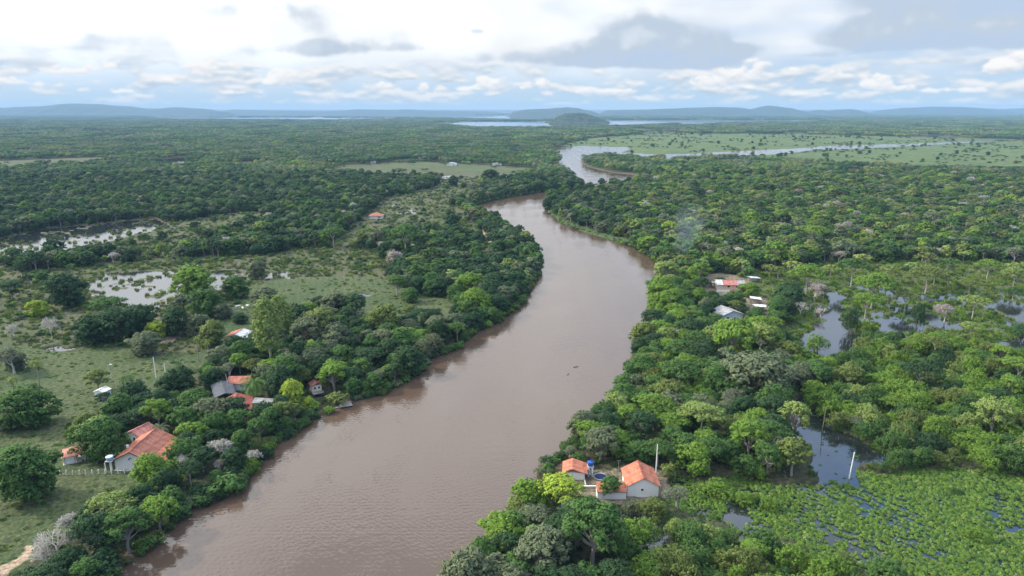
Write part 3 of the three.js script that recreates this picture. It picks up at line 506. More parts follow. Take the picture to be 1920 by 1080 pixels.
plant('dense', 292, 620, 42, 'lime', 'yellow-green tree in the dark clump above the pasture', { v: 2 });
plant('dense', 272, 648, 62, 'dull', 'greyish round tree at front of the clump by the pasture', { v: 0, sy: 0.75 });
plant('dense', 365, 532, 80, 'fresh', 'bright green round tree standing in the flooded pool', { v: 1, sy: 0.85 });
plant('dense', 385, 570, 62, 'mid', 'green tree in front of the bright tree by the pool', { v: 2 });
plant('dense', 443, 541, 52, 'mid', 'round green tree at right end of the flooded pool', { v: 3, sy: 0.85 });
plant('shrub', 340, 568, 44, 'dull', 'grey-green bush beside the flooded pool', {});
plant('dense', 481, 506, 38, 'dull', 'smooth grey-green round tree in the wet scrub', { v: 0, sy: 1.05 });
plant('dense', 497, 563, 54, 'dull', 'dark grey tree left of the green field', { v: 1, sy: 0.8 });
plant('dense', 418, 585, 34, 'dull', 'greyish small tree beside the white cattle', { v: 2 });
plant('bare', 433, 582, 22, 'grey', 'small leafless tree beside the white cattle', { v: 0 });
plant('dense', 450, 600, 30, 'dark', 'dark low tree just above the shed', { v: 3, sy: 0.7 });
plant('dense', 398, 628, 54, 'olive', 'olive round tree left of the shed', { v: 0 });
plant('tall', 503, 618, 46, 'pale', 'very tall pale feathery tree with white trunk', { v: 0, sy: 0.92 });
plant('tall', 525, 596, 38, 'pale', 'second tall pale tree behind the feathery tree', { v: 0, sy: 0.8 });
plant('dense', 560, 602, 58, 'dark', 'dark tree right of the tall pale trees', { v: 1 });
plant('broad', 600, 605, 78, 'olive', 'olive spreading tree over the hidden red roofs', { v: 0 });
plant('dense', 650, 598, 44, 'dark', 'dark pointed tree at edge of green field', { v: 2 });
plant('broad', 722, 598, 66, 'olive', 'olive feathery tree on the near edge of green field', { v: 2 });
plant('dense', 548, 745, 52, 'lime', 'bright lime tree by the stilt cabin', { v: 3, sy: 1.05 });
plant('dense', 578, 760, 30, 'lime', 'low lime bush at the water below the stilt cabin', { v: 1, sy: 0.8 });
plant('dense', 583, 660, 30, 'lime', 'narrow lime green tree below the hidden red roofs', { v: 2, sy: 1.5 });
plant('dense', 455, 668, 56, 'mid', 'dense green tree just below the shed', { v: 0 });
plant('dense', 415, 675, 48, 'dull', 'grey-green tree below the two slender palms', { v: 1 });
plant('broad', 182, 712, 44, 'olive', 'olive light tree beside the street lamp in pasture', { v: 3 });
plant('dense', 330, 720, 66, 'dark', 'dark tree left of the slate roof', { v: 2 });
plant('dense', 255, 745, 60, 'dark', 'dark tree right of the white shed', { v: 3 });
plant('broad', 625, 705, 58, 'fresh', 'tree with white forked trunk above the floating dock', { v: 1 });
plant('shrub', 632, 752, 44, 'olive', 'olive bush in brown water next to the floating dock', { sy: 0.8 });
plant('broad', 745, 532, 42, 'mid', 'left thin tree of the pair standing on green field', { v: 0 });
plant('grey', 770, 520, 30, 'dull', 'greyish tree of the pair standing on green field', { v: 0 });
plant('dense', 770, 557, 36, 'mid', 'round lone tree on the green field', { v: 1, sy: 0.85 });
plant('dense', 825, 540, 40, 'dark', 'dark tree on right edge of green field', { v: 0 });
plant('grey', 735, 480, 44, 'pink', 'pinkish grey dry tree above the green field', { v: 1 });
plant('umbrella', 758, 438, 70, 'mid', 'large umbrella tree in the far left clearing', { v: 1 });
plant('umbrella', 625, 436, 44, 'mid', 'umbrella tree with pale fan of branches, left woods', { v: 2 });
plant('dense', 882, 535, 54, 'fresh', 'bright round tree beside the river, above field end', { v: 2 });
plant('dense', 895, 572, 56, 'fresh', 'fresh green tree at river edge beside the green field', { v: 3 });
plant('dense', 850, 340, 22, 'dark', 'lone dark tree in the far clearing', { v: 0 }); plant('dense', 919, 330, 36, 'dark', 'dark tree clump beside the far white house', { v: 1, sy: 0.7 });
// Right bank
plant('umbrella', 1227, 762, 76, 'fresh', 'bright umbrella tree with white trunk in right bank woods', { v: 0 });
plant('umbrella', 1316, 778, 78, 'pale', 'pale wide umbrella tree with white branches, right bank woods', { v: 1 });
plant('broad', 1490, 782, 56, 'pale', 'slim pale tree with white trunk beside the blue pond', { v: 1, sy: 1.5 });
plant('bare', 1442, 803, 42, 'pink', 'pinkish leafless tree left of the blue pond', { v: 0 });
plant('bare', 1427, 746, 32, 'grey', 'smaller leafless tree against the big dark tree', { v: 1 });
plant('broad', 1406, 800, 44, 'fresh', 'narrow fresh green tree among leafless ones near blue pond', { v: 2, sy: 1.3 });
plant('bare', 1502, 572, 44, 'pink', 'white branching leafless tree at edge of the flooded marsh', { v: 2, sy: 0.9 });
plant('bare', 1540, 582, 28, 'pink', 'brownish leafless tree left of the marsh pond', { v: 1 });
plant('broad', 1375, 632, 92, 'fresh', 'wide fresh green tree below the grey-roofed house', { v: 0 });
plant('dense', 1415, 712, 140, 'dull', 'largest dark olive tree dome in right bank woods', { v: 0, sy: 0.75 });
plant('broad', 1101, 838, 34, 'mid', 'slender leaning tree behind the blue water tank', { v: 3, sy: 1.3 });
plant('grey', 1068, 845, 34, 'dull', 'brown drooping dry tree behind the small orange roof', { v: 0 });
plant('broad', 1045, 925, 100, 'lime', 'very bright green spreading tree left of the white house', { v: 1, sy: 0.8 });
plant('broad', 1145, 915, 44, 'mid', 'small dark tree with thin trunk before the white house', { v: 2, sy: 1.0 });
plant('shrub', 1255, 890, 40, 'olive', 'olive bush right of the white house', { sy: 1.1 });
plant('vine', 1225, 955, 64, 'olive', 'olive feathery shrub in front of the white house', { sy: 0.9 });
plant('vine', 1185, 950, 40, 'dull', 'dull shrub at front corner of the white house', { sy: 1 });
plant('vine', 1440, 942, 42, 'fresh', 'rounded bright shrub on the floating plant mat', { sy: 1 });
plant('vine', 1345, 918, 72, 'fresh', 'long bright shrub bank right of the white house', { sy: 0.6 });
plant('umbrella', 1822, 612, 38, 'pale', 'small umbrella tree with white trunk beside marsh pools', { v: 1 });
plant('umbrella', 1755, 642, 46, 'olive', 'thin umbrella tree at lower edge of the marsh', { v: 0 });
plant('grey', 1776, 578, 48, 'pink', 'pinkish dry tree in the middle of the marsh', { v: 0 });
plant('umbrella', 1828, 565, 50, 'pale', 'pale umbrella tree behind the pinkish dry tree', { v: 2 });
plant('umbrella', 1627, 560, 50, 'fresh', 'umbrella tree on tall trunk beside marsh pond', { v: 2, sy: 1.1 });
plant('umbrella', 1640, 528, 74, 'fresh', 'broad fresh umbrella tree behind the marsh pond', { v: 1 });
plant('umbrella', 1515, 512, 62, 'fresh', 'umbrella tree left of the flooded marsh', { v: 0 });
plant('umbrella', 1740, 512, 56, 'olive', 'olive umbrella tree over the upper marsh', { v: 1 });
plant('umbrella', 1855, 497, 42, 'fresh', 'bright umbrella tree at right upper marsh', { v: 2 });
plant('umbrella', 1905, 512, 46, 'pale', 'umbrella tree cut by the right edge of the view', { v: 0 });
plant('umbrella', 1600, 497, 58, 'mid', 'deep green umbrella tree at top of the marsh', { v: 0 });
plant('umbrella', 1532, 435, 46, 'fresh', 'bright umbrella tree alone in the right woods', { v: 1 });
plant('umbrella', 1700, 555, 42, 'olive', 'olive umbrella tree in the marsh middle', { v: 2 });
plant('grey', 1530, 540, 46, 'pink', 'brownish dry tree over the marsh pond', { v: 1 });
plant('vine', 1595, 605, 34, 'dark', 'dark vine-covered column tree in marsh pond', { sy: 2.2 });
plant('vine', 1722, 592, 30, 'dark', 'dark vine-covered column tree in marsh middle', { sy: 2.4 });
plant('vine', 1628, 640, 34, 'mid', 'green vine-covered tower at lower end of marsh pond', { sy: 1.6 });
plant('umbrella', 1607, 790, 34, 'dull', 'thin tree with white trunk in the vine thicket', { v: 1, sy: 0.9 });
plant('umbrella', 1840, 745, 44, 'fresh', 'thin bright tree with pale trunk in the right thicket', { v: 2 });
plant('dense', 1350, 530, 30, 'dark', 'dark bush in the dirt yard of the pink house', { sy: 0.6 });
plant('dense', 1405, 547, 34, 'fresh', 'fresh round tree right of the pink house', { sy: 0.9, v: 1 });
plant('dense', 1375, 562, 44, 'mid', 'green tree in front of the pink house', { v: 2, sy: 0.8 });
plant('dense', 392, 775, 50, 'fresh', 'bright round tree in front of the slate boat shed', { v: 2 });
plant('dense', 448, 795, 54, 'mid', 'tree hiding the front of the red-roofed house', { v: 1 });
plant('dense', 498, 782, 52, 'dark', 'dark tree below the grey tin lean-to', { v: 3 });
plant('broad', 530, 772, 48, 'olive', 'olive tree at the bank between lean-to and lime tree', { v: 0 });

// ------------------------------------------------------------------ the woods: every other plant grows by chance where its ground allows
const grid = new Map(), CELL = 12, key = (x, z) => Math.floor(x / CELL) + ',' + Math.floor(z / CELL);
const keep = [];       // [x, z, r] where nothing grows by chance: houses and yards
const addGrid = (p) => { const k = key(p.x, p.z); if (!grid.has(k)) grid.set(k, []); grid.get(k).push(p); };
function free(x, z, r) {
  for (const [a, b, q] of keep) if ((a - x) ** 2 + (b - z) ** 2 < (q + r) ** 2) return false;
  for (let i = -1; i <= 1; i++) for (let j = -1; j <= 1; j++) for (const p of grid.get(key(x + i * CELL, z + j * CELL)) ?? []) if ((p.x - x) ** 2 + (p.z - z) ** 2 < (Math.min(p.r + r, 11) * 0.63) ** 2) return false;
  return true;
}
for (const p of placed) { p.r = p.s * (p.k === 'palm' ? 2 : p.k === 'tall' ? 3 : 4.6); addGrid(p); }
for (const [x, z, r] of [[-102, -173, 8], [-108, -183, 4], [-122, -171, 4.5], [-112, -166, 7], [-95, -222, 4.5], [-97, -214, 6], [-88, -204, 5], [-80, -205, 4], [-68, -218, 2.4], [-114, -272, 6], [-81, -272, 5], [-138, -214, 2.5], [33, -157, 5.5], [25, -152.5, 4], [17, -162, 4.5], [24, -160, 5], [30, -149.5, 3], [22, -148.5, 3], [118, -358, 9], [136, -373, 4], [123, -331, 4], [121, -318, 4], [100, -303, 7], [-122, -607, 9], [-81, -188, 3], [104, -279, 4], [-128, -224, 8], [112, -345, 6], [-56, -209, 5.5], [-113, -263, 5], [99, -295, 6], [118, -349, 6], [-66, -213, 3], [5.6, -159.8, 3], [-80, -185, 3], [-69, -206.5, 2]]) keep.push([x, z, r]);

const OPEN = new Set(['water', 'pool', 'yard', 'pasture', 'scrub', 'path', 'shore', 'mat']);
/** Does a plant of height h standing here hide open ground that the photograph shows behind it? */
function hides(x, z, h) { for (const f of [0.4, 0.85]) for (const o of [0, -0.32, 0.32]) { const k = EYE / (EYE - h * f), c = coverAt((x + o * h) * k, z * k); if (OPEN.has(c)) return c; } return null; }
const wild = [];
function grow(x, z, k, s, tint, sy = 1, gap = 1, more = {}) { const own = coverAt(x, z); if (!OPEN.has(own) && own !== 'marsh' && -z < 1000) { const kk = EYE / (EYE - KINDS[k].v[0].height * s * sy * 0.7); if (-z > 450 && riverAt(x * kk, z * kk, 8) > 2 && R() < 0.75) return false; const c = hides(x, z, KINDS[k].v[0].height * s * sy); if (c && R() < (['water', 'yard', 'path', 'pool'].includes(c) ? 0.97 : 0.8)) return false; } const r = s * 4.7 * gap; if (!free(x, z, r)) return false; const p = { k, v: Math.floor(R() * KINDS[k].v.length), x, z, s, sy, turn: R() * 6.28, tint: tintIndex(tint), r, ...more }; wild.push(p); addGrid(p); return true; }
const pick = (list) => { let t = R() * list.reduce((a, b) => a + b[1], 0); for (const [n, w] of list) if ((t -= w) < 0) return n; return list[0][0]; };
for (let pass = 0; pass < 2; pass++) for (let d = 78; d < 1000; d += pass ? 3.4 : 4.2) {
  const step = pass ? 3.4 : 4.2, half = 0.9 * (d + 30);
  for (let x0 = -half; x0 < half; x0 += step) {
    const x = x0 + (R() - 0.5) * step, z = -d + (R() - 0.5) * step;
    const k = coverAt(x, z), rd = riverAt(x, z, 12);
    if (rd > -1.2) continue;
    const zone = n2(x / 70, z / 70), right = x > 20 + (-z - 150) * 0.18;
    if (k === 'forest') {
      if (pass) { if (R() < 0.5) grow(x, z, pick([['dense', 3], ['broad', 2], ['vine', 1.5], ['shrub', 3]]), 0.28 + R() * 0.3, pick([['dark', 3], ['mid', 4], ['fresh', 2], ['olive', 1]]), 0.9 + R() * 0.3, 0.85); continue; }
      const farther = d > 420;
      const kk = right ? pick([['dense', 5], ['broad', 4], ['umbrella', farther ? 5 : 1.2], ['grey', farther ? 1.7 : 0.25], ['vine', farther ? 0.5 : 1.5]]) : pick([['dense', 7], ['broad', 4], ['umbrella', 0.7], ['grey', 0.35], ['vine', 0.6]]);
      const s = (kk === 'vine' ? 0.6 + R() * 0.3 : 0.72 + R() * R() * 0.75) * (right ? 1.04 : 0.95);
      grow(x, z, kk, s, kk === 'grey' ? pick([['grey', 2], ['dull', 2], ['pink', 1]]) : right ? pick([['dark', 3 - zone * 2], ['mid', 5], ['fresh', farther ? 1.4 + zone : 3.2 + zone], ['olive', farther ? 2.4 : 1.4], ['dull', farther ? 2.6 : 0.8], ['pale', farther ? 1.2 : 0.7], ['lime', farther ? 0.05 : 0.25]]) : pick([['dark', d < 330 ? 7 : 10], ['mid', 4], ['fresh', d < 330 ? 1.2 : 0.25], ['olive', 0.8], ['dull', 2.6], ['pale', 0.2]]), 0.85 + R() * 0.35, kk === 'umbrella' ? 0.9 : 0.8);
    } else if (k === 'sparse') {
      const q = R(); if (q < 0.035 && !pass) grow(x, z, 'umbrella', 0.8 + R() * 0.5, pick([['fresh', 2], ['pale', 2], ['olive', 2], ['mid', 1]]), 0.85, 0.9); else if (q < 0.12) grow(x, z, pick([['shrub', 3], ['vine', 1]]), 0.25 + R() * 0.3, pick([['mid', 3], ['fresh', 3], ['olive', 1]]), 0.8, 0.8);
    } else if (k === 'marsh') {
      const q = R(); if (q < 0.012 && !pass) grow(x, z, pick([['umbrella', 4], ['grey', 1], ['vine', 2]]), 0.75 + R() * 0.5, pick([['fresh', 1], ['pale', 2], ['olive', 2], ['mid', 2]]), 0.9, 0.9); else if (q < 0.13 && landAt(x, z)[0] > 0) grow(x, z, pick([['shrub', 4], ['vine', 1]]), 0.2 + R() * 0.28, pick([['mid', 3], ['fresh', 3], ['dark', 1]]), 0.8, 0.7);
    } else if (k === 'thicket') {
      if (pass ? R() < 0.3 : R() < 0.95) grow(x, z, pass ? pick([['vine', 2], ['shrub', 2]]) : pick([['vine', 10], ['umbrella', 0.25], ['broad', 0.5]]), pass ? 0.25 + R() * 0.2 : 0.55 + R() * 0.6, pick([['mid', 3], ['fresh', 5], ['olive', 1.6], ['dark', 1], ['pale', 1]]), 0.85 + R() * 0.35, 0.72);
    } else if (k === 'scrub') {
      const c = n2b(x / 26, z / 26), q = R(); if (q < 0.008 && !pass) grow(x, z, pick([['dense', 3], ['broad', 2]]), 0.45 + R() * 0.5, pick([['dark', 3], ['mid', 2], ['dull', 1]]), 1, 0.9); else if (c > -0.1 && q < 0.2 + c * 0.25) grow(x, z, 'shrub', 0.18 + R() * 0.32, pick([['mid', 3], ['dark', 2], ['olive', 2], ['dull', 2], ['fresh', 1]]), 0.75, 0.65);
    } else if (k === 'pasture') { if (R() < 0.006) grow(x, z, 'shrub', 0.1 + R() * 0.14, pick([['mid', 3], ['olive', 3]]), 0.8, 1); }
    else if (k === 'pool') { if (R() < 0.03 && landAt(x, z)[0] > 0) grow(x, z, 'shrub', 0.1 + R() * 0.15, pick([['mid', 3], ['olive', 3]]), 0.8, 1); }
    else if (k === 'mat') { if (!pass && R() < 0.02 && d < 170) grow(x, z, 'vine', 0.35 + R() * 0.35, pick([['mid', 2], ['fresh', 3]]), 0.7, 1); }
    else if (k === 'shore') { if (R() < 0.02) grow(x, z, 'shrub', 0.15 + R() * 0.2, 'fresh', 0.6, 1); }
  }
}
// low bushes leaning over the water along both banks
{
  const p = RIVER.pts;
  for (let i = 0; i < p.length - 1; i++) {
    const [ax, az] = p[i], [bx, bz] = p[i + 1], L = Math.hypot(bx - ax, bz - az); if (-az > 1000) continue;
    for (let t = 0; t < L; t += 1.6) { const x = lerp(ax, bx, t / L) + (R() - 0.5) * 2.2, z = lerp(az, bz, t / L) + (R() - 0.5) * 2.2; if (coverAt(x, z) === 'shore' || keep.some(([a, b, q]) => Math.hypot(a - x, b - z) < q)) continue; if (R() < 0.75) wild.push({ k: R() < 0.6 ? 'shrub' : 'vine', v: Math.floor(R() * 3), x, z, s: 0.24 + R() * 0.34, sy: 0.9, turn: R() * 6.28, tint: tintIndex(pick([['mid', 4], ['dark', 3], ['fresh', 2], ['olive', 1], ['dull', 1]])), r: 1 }); }
  }
}
console.log('wild', wild.length, 'placed', placed.length);
// the largest in view become single trees
for (const w of wild) { const [u, v, d] = toPx(w.x, KINDS[w.k].v[0].mid * w.s, w.z); w.big = u > -40 && u < 1960 && v > 150 && v < 1130 ? w.s * 10 * FOCAL / d : 0; }
const SINGLES = { tree: 300, shrub: 150 };
const order = wild.slice().sort((a, b) => b.big - a.big), single = placed.slice(), rest = [];
const have = { tree: 0, shrub: 0, palm: 0 }; for (const p of placed) have[CAT[p.k]]++;
for (const w of order) { const c = CAT[w.k]; if (w.big > 0 && have[c] < (SINGLES[c] ?? 0)) { have[c]++; single.push(w); } else rest.push(w); }
// labels of the trees that grow by chance: their look, and their rank by nearness to something one can find
const LOOK = { dense: 'round dense tree', broad: 'spreading tree', umbrella: 'flat-topped umbrella tree', vine: 'vine-draped shrub mound', shrub: 'low leafy shrub', grey: 'thin dry tree', tall: 'tall tree', bare: 'leafless tree' };
const HUE = { dark: 'dark green', mid: 'deep green', fresh: 'fresh green', lime: 'lime green', olive: 'olive green', dull: 'dull greyish green', grey: 'grey', pink: 'pinkish grey', pale: 'pale green' };
const MARKS = [['white house on right bank', 1203, 930], ['large orange-roofed house', 265, 880], ['grey floating dock on the river', 645, 760], ['stilt cabin by the water', 588, 742], ['pink house on right bank', 1370, 545], ['grey-roofed house on right bank', 1360, 603], ['leaning white pole', 1597, 897], ['pole standing in blue pond', 1543, 830], ['half orange half white shed', 446, 648], ['bottom right corner of the view', 1900, 1060], ['bottom edge left of the river', 180, 1060], ['bottom edge right of the river', 950, 1070], ['left pasture edge', 60, 830], ['river bend on the left', 1000, 480], ['river bend on the right', 1240, 520], ['small roof in far clearing', 705, 412], ['flooded pool in left pasture', 260, 560], ['white puddle on green pasture', 668, 557], ['bright flooded marsh at right', 1860, 600], ['pond with mirrored tree, right', 1550, 640], ['right edge of the thicket', 1890, 780], ['red-roofed house on left bank', 445, 770], ['hidden red roofs, left bank', 600, 640], ['far river narrows', 1060, 340], ['smoke over the right woods', 1280, 480], ['middle of right riverbank woods', 1200, 760], ['bottom middle of right thicket', 1450, 1030]].map(([t, x, y]) => { const p = G(x, y); return [t, p.x, p.z, []]; });
for (const s of single) if (!s.label) { let b = MARKS[0], bd = 1e9; for (const m of MARKS) { const d = Math.hypot(m[1] - s.x, m[2] - s.z); if (d < bd) { bd = d; b = m; } } s.near = bd; b[3].push(s); }
const RANK = ['nearest', 'second nearest', 'third nearest', 'fourth nearest', 'fifth nearest', 'sixth nearest', 'seventh nearest', 'eighth nearest', 'ninth nearest', 'tenth nearest', 'eleventh nearest', 'twelfth nearest'];
for (const [t, , , list] of MARKS) {
  const sets = new Map(); list.sort((a, b) => a.near - b.near);
  for (const s of list) { const l = HUE[TI[s.tint]] + ' ' + LOOK[s.k]; if (!sets.has(l)) sets.set(l, []); sets.get(l).push(s); }
  for (const [l, group] of sets) group.forEach((s, i) => { s.label = group.length === 1 ? `${l}, only one near ${t}` : `${l}, ${RANK[i] ?? (i + 1) + 'th nearest'} to ${t}`; });
}
for (const s of single) {
  const K = KINDS[s.k], v = K.v[s.v % K.v.length], h = landAt(s.x, s.z)[0];
  const g = thing(NAME[s.k], s.label, CAT[s.k], V(s.x, Math.max(h, -0.3), s.z), s.turn, s.group ?? { tree: 'trees of the riverside woods', shrub: 'shrubs and vine mounds', palm: 'palms on the left bank' }[CAT[s.k]]);
  const wx = 0.86 + 0.28 * ((s.turn * 7.3) % 1); g.scale.set(s.s * wx, s.s * s.sy, s.s * (2 - wx)); g.rotation.z = CAT[s.k] === 'tree' ? 0.1 * ((s.turn * 3.1) % 1 - 0.5) : 0;
  part(CAT[s.k] === 'shrub' ? 'stem' : 'trunk', v.wood, K.wood, g);
  if (v.crown) part('crown', v.crown, K.mats[s.tint], g);
}
// all the others: one wood
const forest = new THREE.Group(); forest.name = 'forest'; forest.userData = { kind: 'stuff', label: 'dense green gallery forest covering both banks of the river', category: 'forest' }; scene.add(forest);
const dummy = new THREE.Object3D(), tintC = new THREE.Color();
function scatter(name, geo, mat, list, parent = forest) {
  if (!list.length || !geo) return;
  const m = shadow(new THREE.InstancedMesh(geo, mat, list.length)); m.name = name; m.userData.kind = 'stuff';
  list.forEach((p, i) => { dummy.position.set(p.x, p.y, p.z); const wx = 0.84 + 0.32 * ((p.turn * 7.3) % 1); dummy.rotation.set(0, p.turn, 0); dummy.scale.set(p.s * wx, p.s * (p.sy ?? 1), p.s * (2 - wx)); dummy.updateMatrix(); m.setMatrixAt(i, dummy.matrix); if (p.c) m.setColorAt(i, tintC.setRGB(...p.c)); });
  parent.add(m); return m;
}
const anyLeaf = leafMat(1, 1, 1);
const jitter = (t) => { const b = 0.8 + 0.4 * R(), w = (R() - 0.5) * 0.16; return [t[0] * b * (1 + w), t[1] * b, t[2] * b * (1 - w)]; };
const FAR = {}; for (const k of ['dense', 'broad', 'umbrella', 'vine', 'shrub']) FAR[k] = [1, 2].map((i) => makeTree(k, 1000 + i * 7 + k.length, k === 'shrub' ? 0.6 : 0.34));
for (const k of Object.keys(LOOK)) {
  for (let v = 0; v < 4; v++) {
    const K = KINDS[k]; if (!K.v[v]) continue;
    const list = rest.filter((p) => p.k === k && p.v % K.v.length === v), near = FAR[k] ? list.filter((p) => -p.z < 360) : list, far = FAR[k] ? list.filter((p) => -p.z >= 360) : [];
    for (const p of list) { p.y = Math.max(landAt(p.x, p.z)[0], -0.3); p.c = jitter(tints[p.tint]); }
    scatter('crown', K.v[v].crown, anyLeaf, near); scatter('trunk', K.v[v].wood, K.wood, near.map((p) => ({ ...p, c: null })));
    if (far.length) { const f = FAR[k][v % 2]; scatter('crown', f.crown, anyLeaf, far); scatter('trunk', f.wood, K.wood, far.map((p) => ({ ...p, c: null }))); }
  }
}
// farther off: groves of several crowns
function grove(seed, wide, n, leaves, size) {
  const r = rng(seed), gb = new GB();
  for (let k = 0; k < n; k++) {
    const a = k * 2.39996, f = Math.sqrt((k + 0.5) / n) * wide * 0.52, cx = Math.cos(a) * f + (r() - 0.5) * 3, cz = Math.sin(a) * f + (r() - 0.5) * 3, q = 3.2 + r() * 2.6, y = 4 + r() * 3, b = 0.75 + 0.5 * r(), gr = r() < 0.12;
    for (let i = 0; i < leaves; i++) { const d = dirOf(r); d.y = d.y < -0.35 ? -d.y : d.y; const m = 0.8 + 0.28 * r(), c0 = gb.c.length; leaf(gb, V(cx + d.x * q * m, y + d.y * q * 0.8 * m, cz + d.z * q * m), d, size, r); for (let c = c0; c < gb.c.length; c++) gb.c[c] *= b * (gr ? [1.7, 1.25, 1.5][(c - c0) % 3] : 1); }
  }
  return gb.build();
}
const groveA = [1, 2, 3].map((i) => grove(2000 + i, 26, 8, 130, 1.5)), groveB = [1, 2].map((i) => grove(2100 + i, 64, 40, 34, 3.4)), groveC = [1, 2].map((i) => grove(2200 + i, 150, 150, 12, 7));
const tiers = [[1000, 2300, 20, groveA, 0.9, 26], [2300, 5600, 46, groveB, 0.9, 64], [5600, 16500, 112, groveC, 0.9, 150]];
for (const [d0, d1, step, geos, sc, wide] of tiers) {
  const lists = geos.map(() => []);
  for (let d = d0; d < d1; d += step) { const half = 0.86 * (d + 40); for (let x0 = -half; x0 < half; x0 += step) {
    const x = x0 + (R() - 0.5) * step * 0.9, z = -d + (R() - 0.5) * step * 0.9, k = coverAt(x, z);
    if (riverAt(x, z, wide) > -wide * 0.33) continue;
    let s = 0;
    if (k === 'forest') s = 0.85 + R() * 0.3;  else if (k === 'scrub' || k === 'pasture') { if (R() < 0.16) s = 0.15 + R() * 0.35; } else if (k === 'sparse') s = R() < 0.3 ? 0.6 : 0;
    if (k === 'forest') { let wet = false; for (const [ox, oz] of [[1, 0], [-1, 0], [0, 1], [0, -1]]) { const q = coverAt(x + ox * wide * 0.42, z + oz * wide * 0.42); if (q !== 'forest') { wet = true; } } if (wet) s = wide > 60 ? s * 0.45 : s * 0.6; }
    if (d > 2300 && s) for (const [ox, oz] of [[0, -250], [0, -600], [0, -1000], [200, -300], [-200, -300]]) if (coverAt(x * (1 - oz / d) + ox * d / 6000, z + oz * d / 6000) === 'water') { s = R() < 0.25 ? s * 0.4 : 0; break; }
    if (d < 2300 && s) { for (const f of [1.02, 1.05, 1.085]) { const c = coverAt(x * f, z * f); if (c === 'water' || (OPEN.has(c) && c !== 'mat' && R() < 0.6)) s = 0; } if (riverAt(x * 1.07, z * 1.07, 30) > 4 && R() < 0.7) s = 0; }
    if (d > 2300 && n2b(x / 500, z / 900) > 0.55) s *= R() < 0.6 ? 0.4 : 0;
    if (!s) continue;
    const pt = n2(x / 240, z / 420), t = pick([['dark', 4 - pt * 3], ['mid', 4], ['olive', 1 + pt + (x > 0 ? 1 : 0)], ['dull', 2.4 + pt * 2], ['fresh', Math.max(0.05, (x > 0 ? 0.6 : 0) + pt * 0.7)]]);
    lists[Math.floor(R() * geos.length)].push({ x, z, y: 0.4, s, sy: 0.9 + R() * 0.25, turn: R() * 6.28, c: jitter(GREEN[t]) });
  } }
  geos.forEach((g, i) => scatter('crown', g, anyLeaf, lists[i])); console.log('grove', d0, lists.map((l) => l.length));
}
{ // scattered trees and bushes of the far wet meadow, and the row along its channel
  const lists = [[], [], []], src = [FAR.dense[0], FAR.umbrella[0], FAR.shrub[0]];
  for (let d = 1000; d < 3400; d += 14) for (let x = 60; x < d * 0.85; x += 14) { const xx = x + R() * 14, zz = -d - R() * 14; if (coverAt(xx, zz) !== 'green' || riverAt(xx, zz, 20) > -5) continue; const c = n2(xx / 120, zz / 260) + n2b(xx / 35, zz / 60) * 0.5, q = R(); if (q < 0.012) lists[0].push({ x: xx, z: zz, s: 0.6 + R() * 0.5 }); else if (c > 0.35 && q < 0.45) lists[2].push({ x: xx, z: zz, s: 0.4 + R() * 0.6 }); }
  const P = RIVER.pts; for (let i = 52; i < 62; i++) { const [ax, az] = P[i], [bx, bz] = P[i + 1], L = Math.hypot(bx - ax, bz - az); for (let t = 0; t < L; t += 11) if (R() < 0.45) { const q = t / L; lists[R() < 0.4 ? 1 : R() < 0.5 ? 0 : 2].push({ x: lerp(ax, bx, q) + (R() - 0.5) * 14, z: lerp(az, bz, q) + 20 + R() * 90, s: 0.55 + R() * 0.5 }); } }
  lists.forEach((l, i) => { for (const p of l) Object.assign(p, { y: 0.3, sy: i === 2 ? 0.6 : 0.9, turn: R() * 6.28, c: jitter(GREEN[pick([['dark', 3], ['mid', 4], ['olive', 1]])]) }); scatter('crown', src[i].crown, anyLeaf, l); scatter('trunk', src[i].wood, M.greyBark, l.map((p) => ({ ...p, c: null }))); });
}
{ const l = [[], []]; for (const p of HILLTOP) if (p[1] > 4 && p[2] > -5500) for (let k = 0; k < 2; k++) l[k].push({ x: p[0] + (R() - 0.5) * 20, y: p[1] - 2.5, z: p[2] + (R() - 0.5) * 30, s: 0.28 + R() * 0.12, sy: 0.9, turn: R() * 6.28, c: jitter(GREEN[pick([['dark', 3], ['mid', 3], ['olive', 2]])]) }); l.forEach((q, i) => scatter('crown', groveB[i], anyLeaf, q)); }
// ------------------------------------------------------------------ ground cover that nobody could count
function tuft(seed, n, wide, high, size) { const r = rng(seed), gb = new GB(); for (let k = 0; k < n; k++) { const a = r() * 6.28, f = Math.sqrt(r()) * wide; leaf(gb, V(Math.cos(a) * f, high * (0.2 + 0.8 * r()) * (1 - (f / wide) ** 2 * 0.5), Math.sin(a) * f), V(Math.cos(a) * 0.4, 0.8, Math.sin(a) * 0.4), size, r, 0.5); } return gb.build(); }
function blades(seed, n, wide, high) { const r = rng(seed), gb = new GB(); for (let k = 0; k < n; k++) { const a = r() * 6.28, f = Math.sqrt(r()) * wide, x = Math.cos(a) * f, z = Math.sin(a) * f, h = high * (0.5 + 0.7 * r()), b = r() * 6.28, w = 0.07 + 0.05 * r(), c = [0.8 + 0.4 * r(), 0.8 + 0.4 * r(), 0.8], q = gb.p.length / 3, l = (r() - 0.5) * h; const A = V(x - Math.cos(b) * w, -0.05, z - Math.sin(b) * w), B = V(x + Math.cos(b) * w, -0.05, z + Math.sin(b) * w), C = V(x + Math.cos(a) * l, h, z + Math.sin(a) * l), nn = B.clone().sub(A).cross(C.clone().sub(A)).normalize(); const up = nn.y < 0 ? [B, A, C] : [A, B, C]; if (nn.y < 0) nn.negate(); nn.y += 0.5; nn.normalize(); for (const v of up) gb.v(v.x, v.y, v.z, nn.x, nn.y, nn.z, c); gb.i.push(q, q + 1, q + 2); } return gb.build(); }
